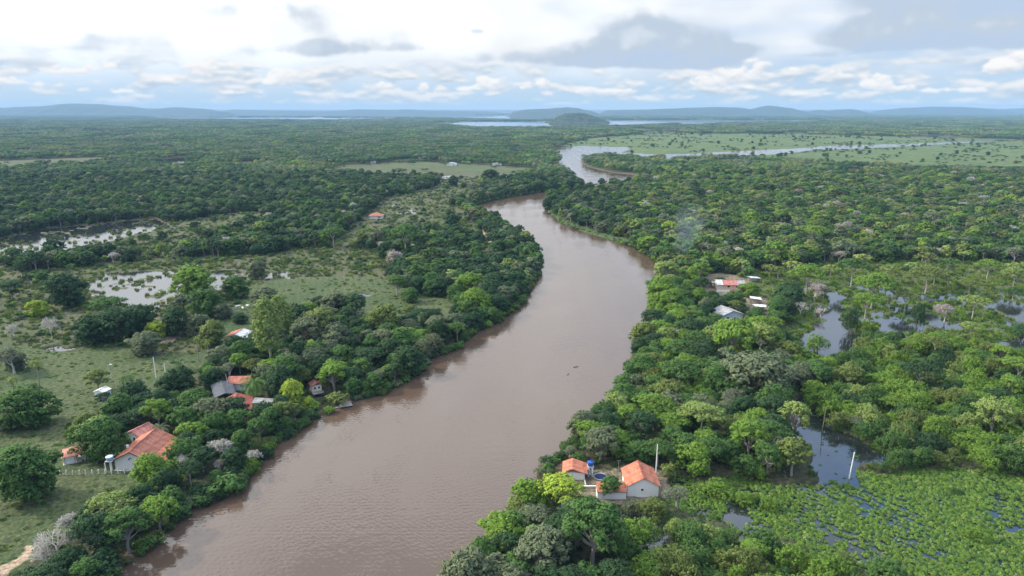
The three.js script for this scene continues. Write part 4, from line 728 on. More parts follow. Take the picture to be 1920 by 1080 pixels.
{
  const mats = [tuft(1, 80, 0.6, 0.5, 0.24), tuft(2, 100, 0.75, 0.5, 0.23), tuft(3, 60, 0.5, 0.6, 0.25)], lists = [[], [], []];
  const low = [blades(5, 46, 0.6, 0.6), blades(6, 60, 0.8, 0.9)], lg = [[], []];
  for (let d = 90; d < 250; d += 0.5) { const half = 0.92 * (d + 30); for (let x0 = half * 0.1; x0 < half; x0 += 0.54) {
    const x = x0 + (R() - 0.5) * 0.8, z = -d + (R() - 0.5) * 0.7;
    const k = coverAt(x, z); if (k !== 'mat') { if (k === 'water' && R() < 0.014) lists[0].push({ x, z, y: LEVEL + 0.02, s: 0.5 + R() * 0.5, sy: 0.5, turn: R() * 6.28, c: jitter(GREEN.mid) }); continue; }
    const c = Math.cos(0.62), q = Math.sin(0.62), u = x * c + z * q, w = -x * q + z * c;      // rows drifted by the current
    const dens = 0.45 + 0.9 * n2(u / 5, w / 1.7) + 0.75 * n2b(x / 21, z / 21) + 0.35 * n2(x / 60, z / 60), m = R();
    if (dens > -0.12 && m < 0.85) lists[Math.floor(m * 31) % 3].push({ x, z, y: LEVEL + 0.02 + R() * 0.12, s: 0.5 + R() * R() * 0.7, sy: 0.7 + R() * 0.9 + Math.max(0, dens) * 0.2, turn: R() * 6.28, c: jitter(GREEN[pick([['fresh', 5], ['mid', 2], ['pale', 1]])]) });
  } }
  const mat = new THREE.Group(); mat.name = 'floating_plants'; mat.userData = { kind: 'stuff', label: 'bright green mat of floating water plants, lower right', category: 'water plants' }; scene.add(mat);
  mats.forEach((g, i) => scatter('plant_mat', g, anyLeaf, lists[i], mat));
  for (let d = 95; d < 900; d += d < 300 ? 2.1 : d < 500 ? 3 : 5.5) { const half = 0.9 * (d + 30), st = d < 300 ? 2.1 : d < 500 ? 3 : 5.5; for (let x0 = -half; x0 < half; x0 += st) {
    const x = x0 + (R() - 0.5) * st, z = -d + (R() - 0.5) * st, k = coverAt(x, z); if (!['pasture', 'scrub', 'marsh', 'sparse', 'pool', 'shore', 'thicket', 'forest'].includes(k)) continue;
    if (keep.some(([a, b, q]) => Math.hypot(a - x, b - z) < q)) continue;
    const [h, , rd] = landAt(x, z); if (h < LEVEL - 0.12 || rd > -0.6) continue;
    const c = n2(x / 13, z / 13) * 0.5 + n2b(x / 45, z / 45) * 0.5, p = { pasture: 0.3 + 0.4 * c, scrub: 0.55 + 0.5 * c, marsh: h > LEVEL ? 0.95 : 0.35, sparse: 0.7, pool: h > LEVEL ? 0.5 : 0.3, shore: 0.95, thicket: 0.5, forest: 0.3 }[k]; if (R() > p) continue;
    const t = { pasture: [['olive', 2], ['mid', 4], ['fresh', 1]], scrub: [['olive', 4], ['mid', 3], ['dull', 2], ['pale', 1]], marsh: [['fresh', 4], ['pale', 2], ['mid', 2], ['olive', 1]], sparse: [['fresh', 3], ['pale', 3], ['olive', 2]], pool: [['olive', 3], ['pale', 2], ['dull', 2]], shore: [['fresh', 3], ['mid', 2]], thicket: [['mid', 3], ['fresh', 2]], forest: [['mid', 2], ['dark', 2], ['olive', 1]] }[k];
    lg[R() < 0.5 ? 0 : 1].push({ x, z, y: Math.max(h, LEVEL), s: (k === 'pasture' ? 0.5 : 0.8) + R() * 0.7 + (d > 300 ? 0.4 : 0), sy: k === 'pasture' ? 0.5 : 0.8 + R() * 0.5, turn: R() * 6.28, c: jitter(GREEN[pick(t)]) });
  } }
  const gr = new THREE.Group(); gr.name = 'grass'; gr.userData = { kind: 'stuff', label: 'rough grass and sedge tufts on pasture and marsh', category: 'grass' }; scene.add(gr);
  scatter('grass_tuft', low[0], anyLeaf, lg[0], gr); scatter('grass_tuft', low[1], anyLeaf, lg[1], gr);
  console.log('mats', lists.map((l) => l.length), 'grass', lg.map((l) => l.length));
}

// ------------------------------------------------------------------ buildings and small things
function uvFrom(g, a, b) { const p = g.attributes.position, u = new Float32Array(p.count * 2); for (let i = 0; i < p.count; i++) { u[i * 2] = p.getComponent(i, a); u[i * 2 + 1] = p.getComponent(i, b); } g.setAttribute('uv', new THREE.BufferAttribute(u, 2)); return g; }
const box = (w, h, l, x = 0, y = 0, z = 0) => new THREE.BoxGeometry(w, h, l).translate(x, y, z);
const cyl = (r0, r1, h, x = 0, y = 0, z = 0, n = 10) => new THREE.CylinderGeometry(r0, r1, h, n).translate(x, y, z);
/** A roof plane from its ridge edge (x0, y0) down to its eave (x1, y1), running along z. */
function slope(name, mat, parent, x0, y0, x1, y1, z0, z1, label) {
  const L = Math.hypot(x1 - x0, y1 - y0), g = uvFrom(box(L, 0.14, z1 - z0, L / 2, 0, (z0 + z1) / 2), 2, 0), a = Math.atan2(y1 - y0, x1 - x0);
  g.rotateZ(a); g.translate(x0, y0, 0); return part(name, g, mat, parent, label);
}
function gableWalls(w, h, rise, l) { const s = new THREE.Shape([[-w / 2, -0.5], [w / 2, -0.5], [w / 2, h], [0, h + rise], [-w / 2, h]].map(([x, y]) => new THREE.Vector2(x, y))); return new THREE.ExtrudeGeometry(s, { depth: l, bevelEnabled: false }).translate(0, 0, -l / 2); }
function gableHouse(root, { w, l, h, rise, wall, left, right, over = 0.5 }) {
  part('wall', gableWalls(w, h, rise, l), wall, root);
  const k = rise / (w / 2), e = w / 2 + over;
  slope('roof', left, root, 0.03, h + rise + 0.12, -e, h - over * k + 0.12, -l / 2 - over, l / 2 + over);
  slope('roof', right, root, -0.03, h + rise + 0.12, e, h - over * k + 0.12, -l / 2 - over, l / 2 + over);
  part('ridge_cap', box(0.34, 0.12, l + 2 * over + 0.04, 0, h + rise + 0.2, 0), left === ROOF.orange ? ROOF.red : left, root);
}
function opening(name, root, w, h, x, y, z, turn = 0, mat = M.glass) { const m = part(name, box(w, h, 0.1), mat, root); m.position.set(x, y, z); m.rotation.y = turn; part('frame', mergeGeometries([box(w + 0.24, 0.12, 0.14, 0, h / 2 + 0.06, 0), box(w + 0.24, 0.12, 0.14, 0, -h / 2 - 0.06, 0), box(0.12, h, 0.14, w / 2 + 0.06, 0, 0), box(0.12, h, 0.14, -w / 2 - 0.06, 0, 0)]), M.whitePaint, m); return m; }
const posts = (root, list, h, mat, r = 0.12) => list.forEach(([x, z, y = 0]) => part('post', box(r * 2, h + 0.4, r * 2, x, h / 2 - 0.2 + y, z), mat, root));
const at = (x, z) => V(x, Math.max(landAt(x, z)[0], -0.1), z);
{ // the large orange-roofed house on the left bank
  const r = thing('tiled_house', 'white house with large orange tiled roof and veranda, left bank', 'house', V(-102.6, 0.7, -173));
  gableHouse(r, { w: 9, l: 13.6, h: 3.1, rise: 2.3, wall: M.greyWall, left: ROOF.orange, right: ROOF.tan, over: 0.55 });
  slope('veranda_roof', ROOF.orange, r, 4.95, 2.98, 8.6, 2.15, -6.6, 6.3);
  posts(r, [[8.3, -6], [8.3, -2], [8.3, 2], [8.3, 5.9]], 2.2, M.whitePaint);
  part('floor', box(13.6, 0.3, 15, 2.2, 0.1, 0), M.concrete, r);
  for (const s of [-1, 1]) { const m = part('barge_board', box(5.7, 0.22, 0.1), M.dark, r); m.position.set(s * 2.52, 4.28, 7.42); m.rotation.z = -s * Math.atan2(2.3, 4.5); }
  const mark = part('wall_mark', new THREE.TorusGeometry(0.34, 0.09, 6, 18, 4.6), M.dark, r); mark.position.set(-0.2, 3.35, 6.86);
  part('wall_mark', new THREE.CylinderGeometry(0.16, 0.16, 0.06, 10).rotateX(Math.PI / 2).translate(-0.55, 3.2, 6.86), M.dark, r);
  part('base_course', box(9.06, 0.5, 0.08, 0, 0.25, 6.85), M.concrete, r);
  for (const z of [-3.5, 0.5, 4]) opening('window', r, 1.2, 1.1, 4.52, 1.7, z, Math.PI / 2);
  opening('door', r, 1, 2.1, 4.52, 1.2, 2.4, Math.PI / 2, M.wood);
  part('chimney', cyl(0.35, 0.4, 0.9, -4.2, 3.8, 0.6), M.whitePaint, r);
}
{ const r = thing('annex', 'small annex with faded pink roof behind the orange-roofed house', 'annex', V(-109.4, 0.7, -184)); gableHouse(r, { w: 5.5, l: 5.5, h: 2.8, rise: 1.2, wall: M.greyWall, left: ROOF.pink, right: ROOF.pink }); opening('door', r, 0.9, 2, 0.4, 1.05, 2.77, 0, M.dark); r.rotation.y = -0.35; }
{ // open hut
  const r = thing('hut', 'white hut with pink roof and open posts in pasture', 'hut', V(-121.8, 0.7, -172.2), 0.5);
  const g = new THREE.ConeGeometry(4.1, 1.5, 4).rotateY(Math.PI / 4).toNonIndexed(); g.computeVertexNormals(); g.translate(0, 3.15, 0); part('roof', uvFrom(g, 0, 2), ROOF.pink, r);
  part('wall', box(2.2, 2.9, 2.6, -1.1, 1.1, 0.9), M.whitePaint, r); part('wall', box(0.15, 2.6, 4.8, -2.4, 1.1, 0), M.whitePaint, r);
  posts(r, [[2.4, 2.4], [2.4, -2.4], [0.4, 2.4], [-2.1, -2.4]], 2.4, M.whitePaint); part('floor', box(5.4, 0.2, 5.4, 0, 0.05, 0), M.concrete, r);
}
function tank(name, label, x, z, h, mat, tower, rad = 0.95, base = 0.7) {
  const r = thing(name, label, 'water tank', V(x, base, z));
  if (tower) { for (const [a, b] of [[-0.5, -0.5], [0.5, -0.5], [-0.5, 0.5], [0.5, 0.5]]) part('column', box(0.34, h + 0.4, 0.34, a, h / 2 - 0.2, b), M.whitePaint, r); } else part('column', box(0.4, h + 0.4, 0.4, 0, h / 2 - 0.2, 0), M.whitePaint, r);
  part('platform', box(rad * 2, 0.16, rad * 2, 0, h + 0.08, 0), M.concrete, r);
  part('tank', new THREE.LatheGeometry([[0, 0.16], [rad * 0.82, 0.16], [rad * 0.96, 1.0], [rad, 1.25], [rad * 0.94, 1.32]].map(([a, b]) => new THREE.Vector2(a, b)), 20).translate(0, h, 0), mat, r);
  part('lid', new THREE.LatheGeometry([[0, 1.56], [rad * 0.3, 1.52], [rad * 0.97, 1.34], [rad * 1.0, 1.28]].map(([a, b]) => new THREE.Vector2(a, b)).reverse(), 20).translate(0, h, 0), mat === M.paleBlue ? M.whitePaint : mat, r);
}
tank('water_tank', 'pale blue water tank on a white post beside orange-roofed house', -107.9, -165.6, 3.2, M.paleBlue, false);
tank('water_tank', 'deep blue water tank on white tower in the walled yard', 20.8, -163.2, 2.9, M.blue, true, 0.85);
tank('water_tank', 'small blue water tank on white stand, far right bank', 113, -306.5, 2.2, M.blue, false, 0.9);
{ // fence
  const r = thing('fence', 'wire fence with pale wooden posts in front of the house', 'fence', V(-112, 0.7, -163.9)); const n = 13;
  for (let i = 0; i < n; i++) { const x = -10 + i * 1.66, m = part('post', new THREE.CylinderGeometry(0.13, 0.15, 1.9, 6).translate(0, 0.55, 0), M.white, r); m.position.set(x, 0, -i * 0.11 + 0.7); m.rotation.z = (R() - 0.5) * 0.12; }
  for (let k = 0; k < 3; k++) { const m = part('wire', box(20.2, 0.025, 0.025), M.metal, r); m.position.set(-0.04, 0.45 + k * 0.36, 0.04); m.rotation.y = Math.atan2(0.11, 1.66); }
  const f = thing('fence', 'short side fence behind the pink-roofed hut', 'fence', V(-127, 0.7, -172)); for (let i = 0; i < 6; i++) part('post', new THREE.CylinderGeometry(0.09, 0.11, 1.7, 6).translate(i * 0.5, 0.55, -i * 1.6), M.paleBark, f); for (let k = 0; k < 2; k++) { const m = part('wire', box(8.4, 0.03, 0.03), M.metal, f); m.position.set(1.25, 0.6 + k * 0.5, -4); m.rotation.y = Math.atan2(1.6, 0.5); }
}
{ // houses half hidden below the slate roof
  let r = thing('tiled_house', 'small white house with orange roof behind coconut palm', 'house', V(-94.8, 0.7, -222.5), 0.05);
  part('wall', box(6.6, 3.3, 5, 0, 1.35, 0), M.white, r); slope('roof', ROOF.red, r, 0, 0, 0, 0, 0, 0.001).visible = true; r.remove(r.children[1]);
  { const g = new THREE.Group(); g.name = 'roof_frame'; g.rotation.y = Math.PI / 2; r.add(g); slope('roof', ROOF.tan, g, 0, 4.5, -3.2, 2.9, -3.9, 3.9); slope('roof', ROOF.tan, g, 0, 4.5, 3.2, 2.9, -3.9, 3.9); }
  opening('window', r, 1, 0.9, 1.2, 1.8, 2.52);
  r = thing('boat_shed', 'open boat shed with dark slate roof on the left bank', 'shed', V(-97.4, 0.7, -214.2), 0.5);
  slope('roof', ROOF.slate, r, 0, 4.0, -3.4, 3.0, -6.2, 6.2); slope('roof', ROOF.slate, r, 0, 4.0, 3.4, 3.0, -6.2, 6.2); posts(r, [[-3, -5.8], [3, -5.8], [-3, 0], [3, 0], [-3, 5.8], [3, 5.8]], 3.1, M.greyWood); part('beam', box(0.2, 0.2, 12.2, 0, 3.8, 0), M.greyWood, r);
  r = thing('tiled_house', 'low house with faded red roof behind riverside trees', 'house', V(-88.3, 0.7, -202), 0.3);
  gableHouse(r, { w: 9, l: 9.5, h: 2.9, rise: 1.9, wall: M.cream, left: ROOF.red, right: ROOF.red }); opening('window', r, 1.2, 1, 1.6, 1.7, 4.78); opening('door', r, 1, 2, -1.4, 1.1, 4.78, 0, M.wood);
  r = thing('lean_to', 'long grey tin lean-to right of the red-roofed house', 'shed', V(-80.2, 0.7, -205.2), 0.12);
  slope('roof', ROOF.greyTin, r, -3.6, 3.3, 3.8, 2.5, -2.1, 2.1); posts(r, [[-3.3, -1.8], [-3.3, 1.8], [3.4, -1.8], [3.4, 1.8]], 2.5, M.greyWood); part('wall', box(6.8, 2.4, 0.12, 0, 1.1, -1.8), M.greyWood, r);
  r = thing('riverside_cabin', 'small orange-roofed cabin half hidden by grey dry trees', 'cabin', V(-81.4, 0.4, -190.5), -0.4);
  gableHouse(r, { w: 4.6, l: 4.6, h: 2.6, rise: 1.3, wall: M.wood, left: ROOF.tan, right: ROOF.orange }); opening('door', r, 0.9, 1.9, 0.3, 1, 2.32, 0, M.dark);
}
function boat(label, x, z, turn, hullMat, base = 0.9) {
  const r = thing('motorboat', label, 'boat', V(x, base, z), turn), gb = new GB(), N = 10;
  for (let i = 0; i <= N; i++) { const t = i / N, zz = -2.6 + 5.2 * t, w = 0.85 * Math.pow(Math.sin(Math.PI * (0.5 + 0.5 * clamp(t * 1.02, 0, 1)) ), 0.55) + 0.02, kx = 0.1 * t; for (const [a, b] of [[-w, 0.62 + kx], [-w * 0.75, 0.05 + kx], [0, -0.12 + kx * 2], [w * 0.75, 0.05 + kx], [w, 0.62 + kx]]) gb.v(a, b, zz, 0, 1, 0); }
  for (let i = 0; i < N; i++) for (let k = 0; k < 4; k++) { const a = i * 5 + k; gb.i.push(a, a + 1, a + 6, a, a + 6, a + 5); } gb.i.push(0, 1, 4, 1, 3, 4, 1, 2, 3);
  const g = gb.build(); g.computeVertexNormals(); part('hull', g, hullMat, r); for (const zz of [-1.4, 0.2]) part('seat', box(1.2, 0.08, 0.5, 0, 0.42, zz), M.greyWood, r);
  const m = part('outboard_motor', new THREE.BoxGeometry(0.3, 0.5, 0.36).translate(0, 0.75, -2.75), M.dark, r); part('shaft', box(0.1, 0.8, 0.14, 0, 0.2, -2.8), M.metal, m);
}
boat('white motorboat under the slate-roofed boat shed', -99.4, -209.4, 1.2, M.whitePaint); boat('pale blue boat in front of the slate-roofed boat shed', -97.0, -207.0, 1.35, M.paleBlue);
{ // stilt cabin, dock
  let r = thing('stilt_cabin', 'small cream cabin on stilts with maroon roof at river edge', 'cabin', V(-67.2, 0.3, -217.5), 0.55);
  posts(r, [[-1.4, 1.5], [1.4, 1.5], [-1.4, -1.5], [1.4, -1.5]], 1.8, M.greyWood); part('floor', box(3.6, 0.16, 5.6, 0, 1.8, 0.8), M.greyWood, r); part('wall', box(3.1, 2.3, 3.2, 0, 3.0, 0), M.cream, r);
  slope('roof', ROOF.maroon, r, 0, 5.0, -2.0, 4.0, -2, 2); slope('roof', ROOF.maroon, r, 0, 5.0, 2.0, 4.0, -2, 2); opening('window', r, 0.7, 0.8, -0.7, 3.2, 1.62); opening('window', r, 0.7, 0.8, 0.7, 3.2, 1.62); part('railing', mergeGeometries([box(3.5, 0.08, 0.08, 0, 2.75, 3.5), box(0.08, 0.9, 0.08, -1.7, 2.3, 3.5), box(0.08, 0.9, 0.08, 0, 2.3, 3.5), box(0.08, 0.9, 0.08, 1.7, 2.3, 3.5)]), M.greyWood, r);
  r = thing('floating_dock', 'grey plank dock floating on the river by the bank', 'dock', V(-56.2, 0.02, -209), 0.42);
  for (let i = 0; i < 9; i++) part('plank', box(0.64, 0.09, 3.8, -2.72 + i * 0.68, 0.46 + (i % 2) * 0.012, 0), M.greyWood, r);
  for (const x of [-2.4, 0, 2.4]) for (const z of [-1.3, 1.3]) part('float', new THREE.CylinderGeometry(0.29, 0.29, 0.95, 12).rotateZ(Math.PI / 2).translate(x, 0.1, z), M.dark, r);
  r = thing('jetty_shelter', 'tiny white tin shelter at the water below lime tree', 'shelter', V(-69, 0.05, -206.5), 0.3); slope('roof', ROOF.tin, r, -1.4, 1.9, 1.4, 1.6, -1.2, 1.2); posts(r, [[-1.2, -1], [1.2, -1], [-1.2, 1], [1.2, 1]], 1.6, M.greyWood); part('deck', box(2.8, 0.12, 2.4, 0, 0.35, 0), M.greyWood, r);
}
{ // shed with two-coloured roof, hidden roofs, white shed
  let r = thing('barn', 'wooden shed with half orange half white roof at pasture top', 'shed', V(-114.4, 0.6, -272), -0.08);
  gableHouse(r, { w: 9, l: 7.5, h: 3.1, rise: 1.5, wall: M.greyWood, left: ROOF.tan, right: ROOF.tin }); part('opening', box(3.2, 2.2, 0.1, 1.6, 1.3, 3.78), M.dark, r); part('door_sill', box(3.6, 0.3, 0.6, 1.6, 0.1, 3.95), ROOF.tan, r); part('board', box(0.1, 2.6, 0.08, -0.6, 1.4, 3.8), M.wood, r);
  r = thing('hidden_house', 'red-roofed house hidden under olive trees, left bank', 'house', V(-84, 0.7, -275), 0.25); gableHouse(r, { w: 7, l: 6, h: 2.8, rise: 1.5, wall: M.bluePaint, left: ROOF.red, right: ROOF.slate }); opening('window', r, 1, 0.9, 1.3, 1.7, 3.02);
  r = thing('tin_shelter', 'white tin shelter beside the hidden red roof', 'shelter', V(-77.6, 0.7, -277), 0.1); slope('roof', ROOF.whiteTin, r, -2.2, 3.0, 2.2, 2.4, -1.8, 1.8); posts(r, [[-2, -1.5], [2, -1.5], [-2, 1.5], [2, 1.5]], 2.4, M.whitePaint);
  r = thing('white_shed', 'small plain white shed among trees at pasture edge', 'shed', V(-137.8, 0.7, -213.5), -0.2); gableHouse(r, { w: 3.6, l: 3.2, h: 3.0, rise: 0.6, wall: M.whitePaint, left: ROOF.whiteTin, right: ROOF.whiteTin, over: 0.25 }); opening('door', r, 0.8, 1.9, 0.6, 1, 1.62, 0, M.greyWood);
  r = thing('tiled_house', 'far small house with orange hip roof in clearing', 'house', V(-121.5, 0.6, -609)); part('wall', box(11, 3.4, 7, 0, 1.3, 0), M.white, r); const g = new THREE.ConeGeometry(8.6, 2.8, 4).rotateY(Math.PI / 4).toNonIndexed(); g.computeVertexNormals(); g.scale(1.08, 1, 0.75); g.translate(0, 4.3, 0); part('roof', uvFrom(g, 0, 2), ROOF.tan, r); opening('window', r, 1.4, 1.2, 3, 1.7, 3.52);
  for (const [px, py, w, l] of [[847, 311, 17, 'far white building at the edge of the distant clearing'], [932, 311, 16, 'far white-roofed house left of the river narrows'], [700, 307, 8, 'tiny far hut on the distant clearing edge']]) { const p = G(px, py), q = thing('farm_building', l, 'house', p); gableHouse(q, { w, l: 9, h: 4, rise: 2, wall: M.white, left: ROOF.tin, right: ROOF.tin }); opening('window', q, 2, 1.4, w * 0.2, 2, 4.53); }
}
{ // walled yard on the right bank
  let r = thing('gable_house', 'white gabled house with orange roof and small window, right bank', 'house', V(32.9, 0.7, -157));
  gableHouse(r, { w: 7.8, l: 8.2, h: 3.3, rise: 2.1, wall: M.white, left: ROOF.orange, right: ROOF.orange, over: 0.45 }); opening('window', r, 0.62, 0.62, -0.25, 2.15, 4.13); part('wall_joint', box(0.05, 2.9, 0.05, -2.2, 1.45, 4.12), M.greyWall, r); part('base_course', box(8.2, 0.35, 8.7, 0, 0.05, 0), M.concrete, r);
  posts(r, [[4.1, 4.0], [4.1, -3.8]], 2.9, M.greyWood); opening('door', r, 0.9, 2, -3.92, 1.1, -1, Math.PI / 2, M.wood);
  r = thing('annex', 'low white wing with orange lean-to roof beside the gabled house', 'annex', V(24.9, 0.7, -153.1));
  part('wall', box(7.2, 2.6, 2.8, 0, 0.9, 0), M.white, r); { const g = new THREE.Group(); g.name = 'roof_frame'; g.rotation.y = -Math.PI / 2; r.add(g); slope('roof', ROOF.orange, g, -1.8, 3.2, 1.75, 2.3, -3.75, 3.75); } opening('door', r, 1, 1.7, -2.1, 0.9, 1.42, 0, M.greyWall); part('steps', mergeGeometries([box(1.6, 0.3, 1.2, -3.9, -0.1, 1.8), box(1.6, 0.3, 0.8, -3.9, 0.2, 1.5), box(1.6, 0.3, 0.4, -3.9, 0.5, 1.3)]), M.concrete, r);
  r = thing('yard_building', 'small building with pale orange roof beside blue tank, right bank', 'building', V(16.6, 0.7, -163.2), -0.1);
  part('wall', box(5.4, 2.5, 4.6, 0, 1, 0), M.white, r); slope('roof', ROOF.orange, r, -0.6, 3.6, -3.2, 2.5, -2.9, 2.9); slope('roof', ROOF.orange, r, -0.6, 3.6, 3.4, 2.3, -2.9, 2.9); part('side_roof', box(1.6, 0.12, 2.2, 3.6, 2.0, 1.4), ROOF.slate, r);
  r = thing('yard_wall', 'low concrete wall around the yard beside the river', 'wall', V(20.2, 0.7, -156.8)); part('wall', box(6.4, 1.0, 0.25, 0, 0.3, 0), M.concrete, r); part('wall', box(0.25, 1.0, 5, -1.2, 0.3, -2.7), M.concrete, r); part('coping', box(6.6, 0.1, 0.36, 0, 0.85, 0), M.whitePaint, r);
  r = thing('white_slab', 'white slab terrace under the bright tree by the yard', 'terrace', V(18.4, 0.5, -151.4), 0.15); part('slab', box(3.6, 0.35, 2, 0, 0.1, 0), M.whitePaint, r); part('step', box(1.6, 0.3, 1, 2.6, 0, 0.2), M.whitePaint, r);
  r = thing('pool', 'round dark blue pool in the walled yard', 'pool', V(23.4, 0.72, -162.2)); part('rim', new THREE.TorusGeometry(1.75, 0.12, 8, 32).rotateX(Math.PI / 2).translate(0, 0.38, 0), M.concrete, r); part('side', new THREE.CylinderGeometry(1.72, 1.72, 0.4, 32, 1, true).translate(0, 0.2, 0), M.tarp, r); part('water', new THREE.CylinderGeometry(1.7, 1.7, 0.05, 32).translate(0, 0.3, 0), M.tarp, r);
  r = thing('antenna_post', 'thin grey antenna post behind the gabled house', 'post', V(28.3, 0.7, -163.4)); part('mast', cyl(0.05, 0.07, 4.6, 0, 2.2, 0), M.metal, r); part('antenna', box(1.1, 0.06, 0.06, 0, 4.4, 0), M.metal, r);
  r = thing('river_jetty', 'small grey jetty in the river left of the bright tree', 'dock', V(5.6, 0.02, -159.8), 0.1); for (let i = 0; i < 5; i++) part('plank', box(0.5, 0.1, 2.6, -1.1 + i * 0.54, 0.5, 0), M.greyWood, r); for (const [x, z] of [[-1, -1], [1, -1], [-1, 1], [1, 1]]) part('post', cyl(0.09, 0.09, 1.6, x, 0.2, z, 6), M.wood, r); part('railing', box(2.6, 0.08, 0.08, 0, 0.98, -1), M.greyWood, r);
}
{ // far houses of the right bank
  let r = thing('pink_house', 'long pinkish house with orange and white tin roof in dirt yard', 'house', V(118.6, 0.7, -360.5), -0.06);
  part('wall', box(14.5, 3.9, 8, 0, 1.45, 0), M.cream, r); const g = new THREE.Group(); g.name = 'roof_frame'; g.rotation.y = Math.PI / 2; r.add(g); const mats = [[-7.6, -3.6, ROOF.slate], [-3.6, 0, ROOF.pink], [0, 3.4, ROOF.greyTin], [3.4, 7.8, ROOF.tin]];
  for (const [a, b, m] of mats) slope('roof', m, g, 0, 4.9, 4.6, 3.3, -b, -a); slope('roof', ROOF.pink, g, -1, 4.9, -5.2, 3.1, -4.6, 3.2); slope('roof', ROOF.tin, g, -1, 4.95, -4.8, 3.15, -8, -4.6); slope('roof', ROOF.greyTin, g, -1, 4.92, -4.8, 3.2, 3.2, 7.4);
  for (const x of [-1.5, 3]) opening('window', r, 1.3, 1.1, x, 2.1, 4.02); part('dark_doorway', box(1.6, 2.2, 0.1, 5.8, 1.4, 4.03), M.dark, r); part('terrace', box(8, 0.5, 3, 1, 0, 5.6), ROOF.red, r); part('low_wall', box(7, 1.1, 0.2, -5, 0.4, 7.4), M.whitePaint, r);
  r = thing('tin_house', 'house with light grey gabled roof and bluish wall, right bank', 'house', V(100, 0.7, -304.5), 0.28); gableHouse(r, { w: 11, l: 9, h: 3.2, rise: 1.9, wall: std(rgb(0.5, 0.56, 0.62), 0.9), left: ROOF.greyTin, right: ROOF.greyTin }); opening('window', r, 1.4, 1.1, -2.4, 1.8, 4.53); opening('door', r, 1, 2, 1.4, 1.1, 4.53, 0, M.dark); const fb = part('fascia', box(5.9, 0.24, 0.1), M.bluePaint, r); fb.position.set(-2.8, 4.0, 5.06); fb.rotation.z = Math.atan2(1.9, 5.5);
  for (const [px, py, w, t, l, roof] of [[1413, 531, 6, 0.2, 'white tin-roofed shed behind the pink house', ROOF.tin], [1416, 571, 5.5, -0.2, 'upper white tin shelter on the path below the pink house', ROOF.whiteTin], [1425, 586, 6.5, 0.15, 'lower bright white tin shelter on the path, right bank', ROOF.whiteTin], [1409, 633, 3.2, 0.1, 'tiny red shed in the clearing below the blue tank', ROOF.red], [1401, 556, 6, -0.3, 'brownish pink roofed shed just below the pink house', ROOF.pink], [1330, 540, 6, 0.3, 'grey tin shed left of the pink house', ROOF.greyTin]]) { const p = G(px, py), q = thing('tin_shed', l, 'shed', V(p.x, 0.7, p.z), t); slope('roof', roof, q, -w / 2, 3.0, w / 2, 2.5, -2.2, 2.2); posts(q, [[-w / 2 + 0.2, -1.9], [w / 2 - 0.2, -1.9], [-w / 2 + 0.2, 1.9], [w / 2 - 0.2, 1.9]], 2.4, M.greyWood); part('wall', box(w - 0.6, 2.1, 0.14, 0, 1, -1.6), M.greyWall, q); }
}
// poles
function pole(name, label, x, z, h, { r0 = 0.14, mat = M.concrete, arm = true, lamp = false, lean = 0, base = null } = {}) {
  const r = thing(name, label, lamp ? 'lamp post' : 'pole', base === null ? at(x, z) : V(x, base, z)); part('shaft', new THREE.CylinderGeometry(r0 * 0.7, r0, h + 0.8, 8).translate(0, h / 2 - 0.4, 0), mat, r);
  if (arm) { const a = part('crossarm', box(1.5, 0.12, 0.12, 0, h - 0.45, 0), M.wood, r); for (const q of [-0.6, 0, 0.6]) part('insulator', cyl(0.05, 0.06, 0.18, q, h - 0.3, 0, 6), M.whitePaint, a); }
  if (lamp) { part('arm', new THREE.CylinderGeometry(0.04, 0.04, 1.3, 6).rotateZ(1.3).translate(0.6, h - 0.1, 0), M.metal, r); part('lamp_head', new THREE.CapsuleGeometry(0.18, 0.7, 4, 8).rotateZ(1.4).translate(1.3, h + 0.02, 0), M.whitePaint, r); }
  r.rotation.z = lean; return r;
}
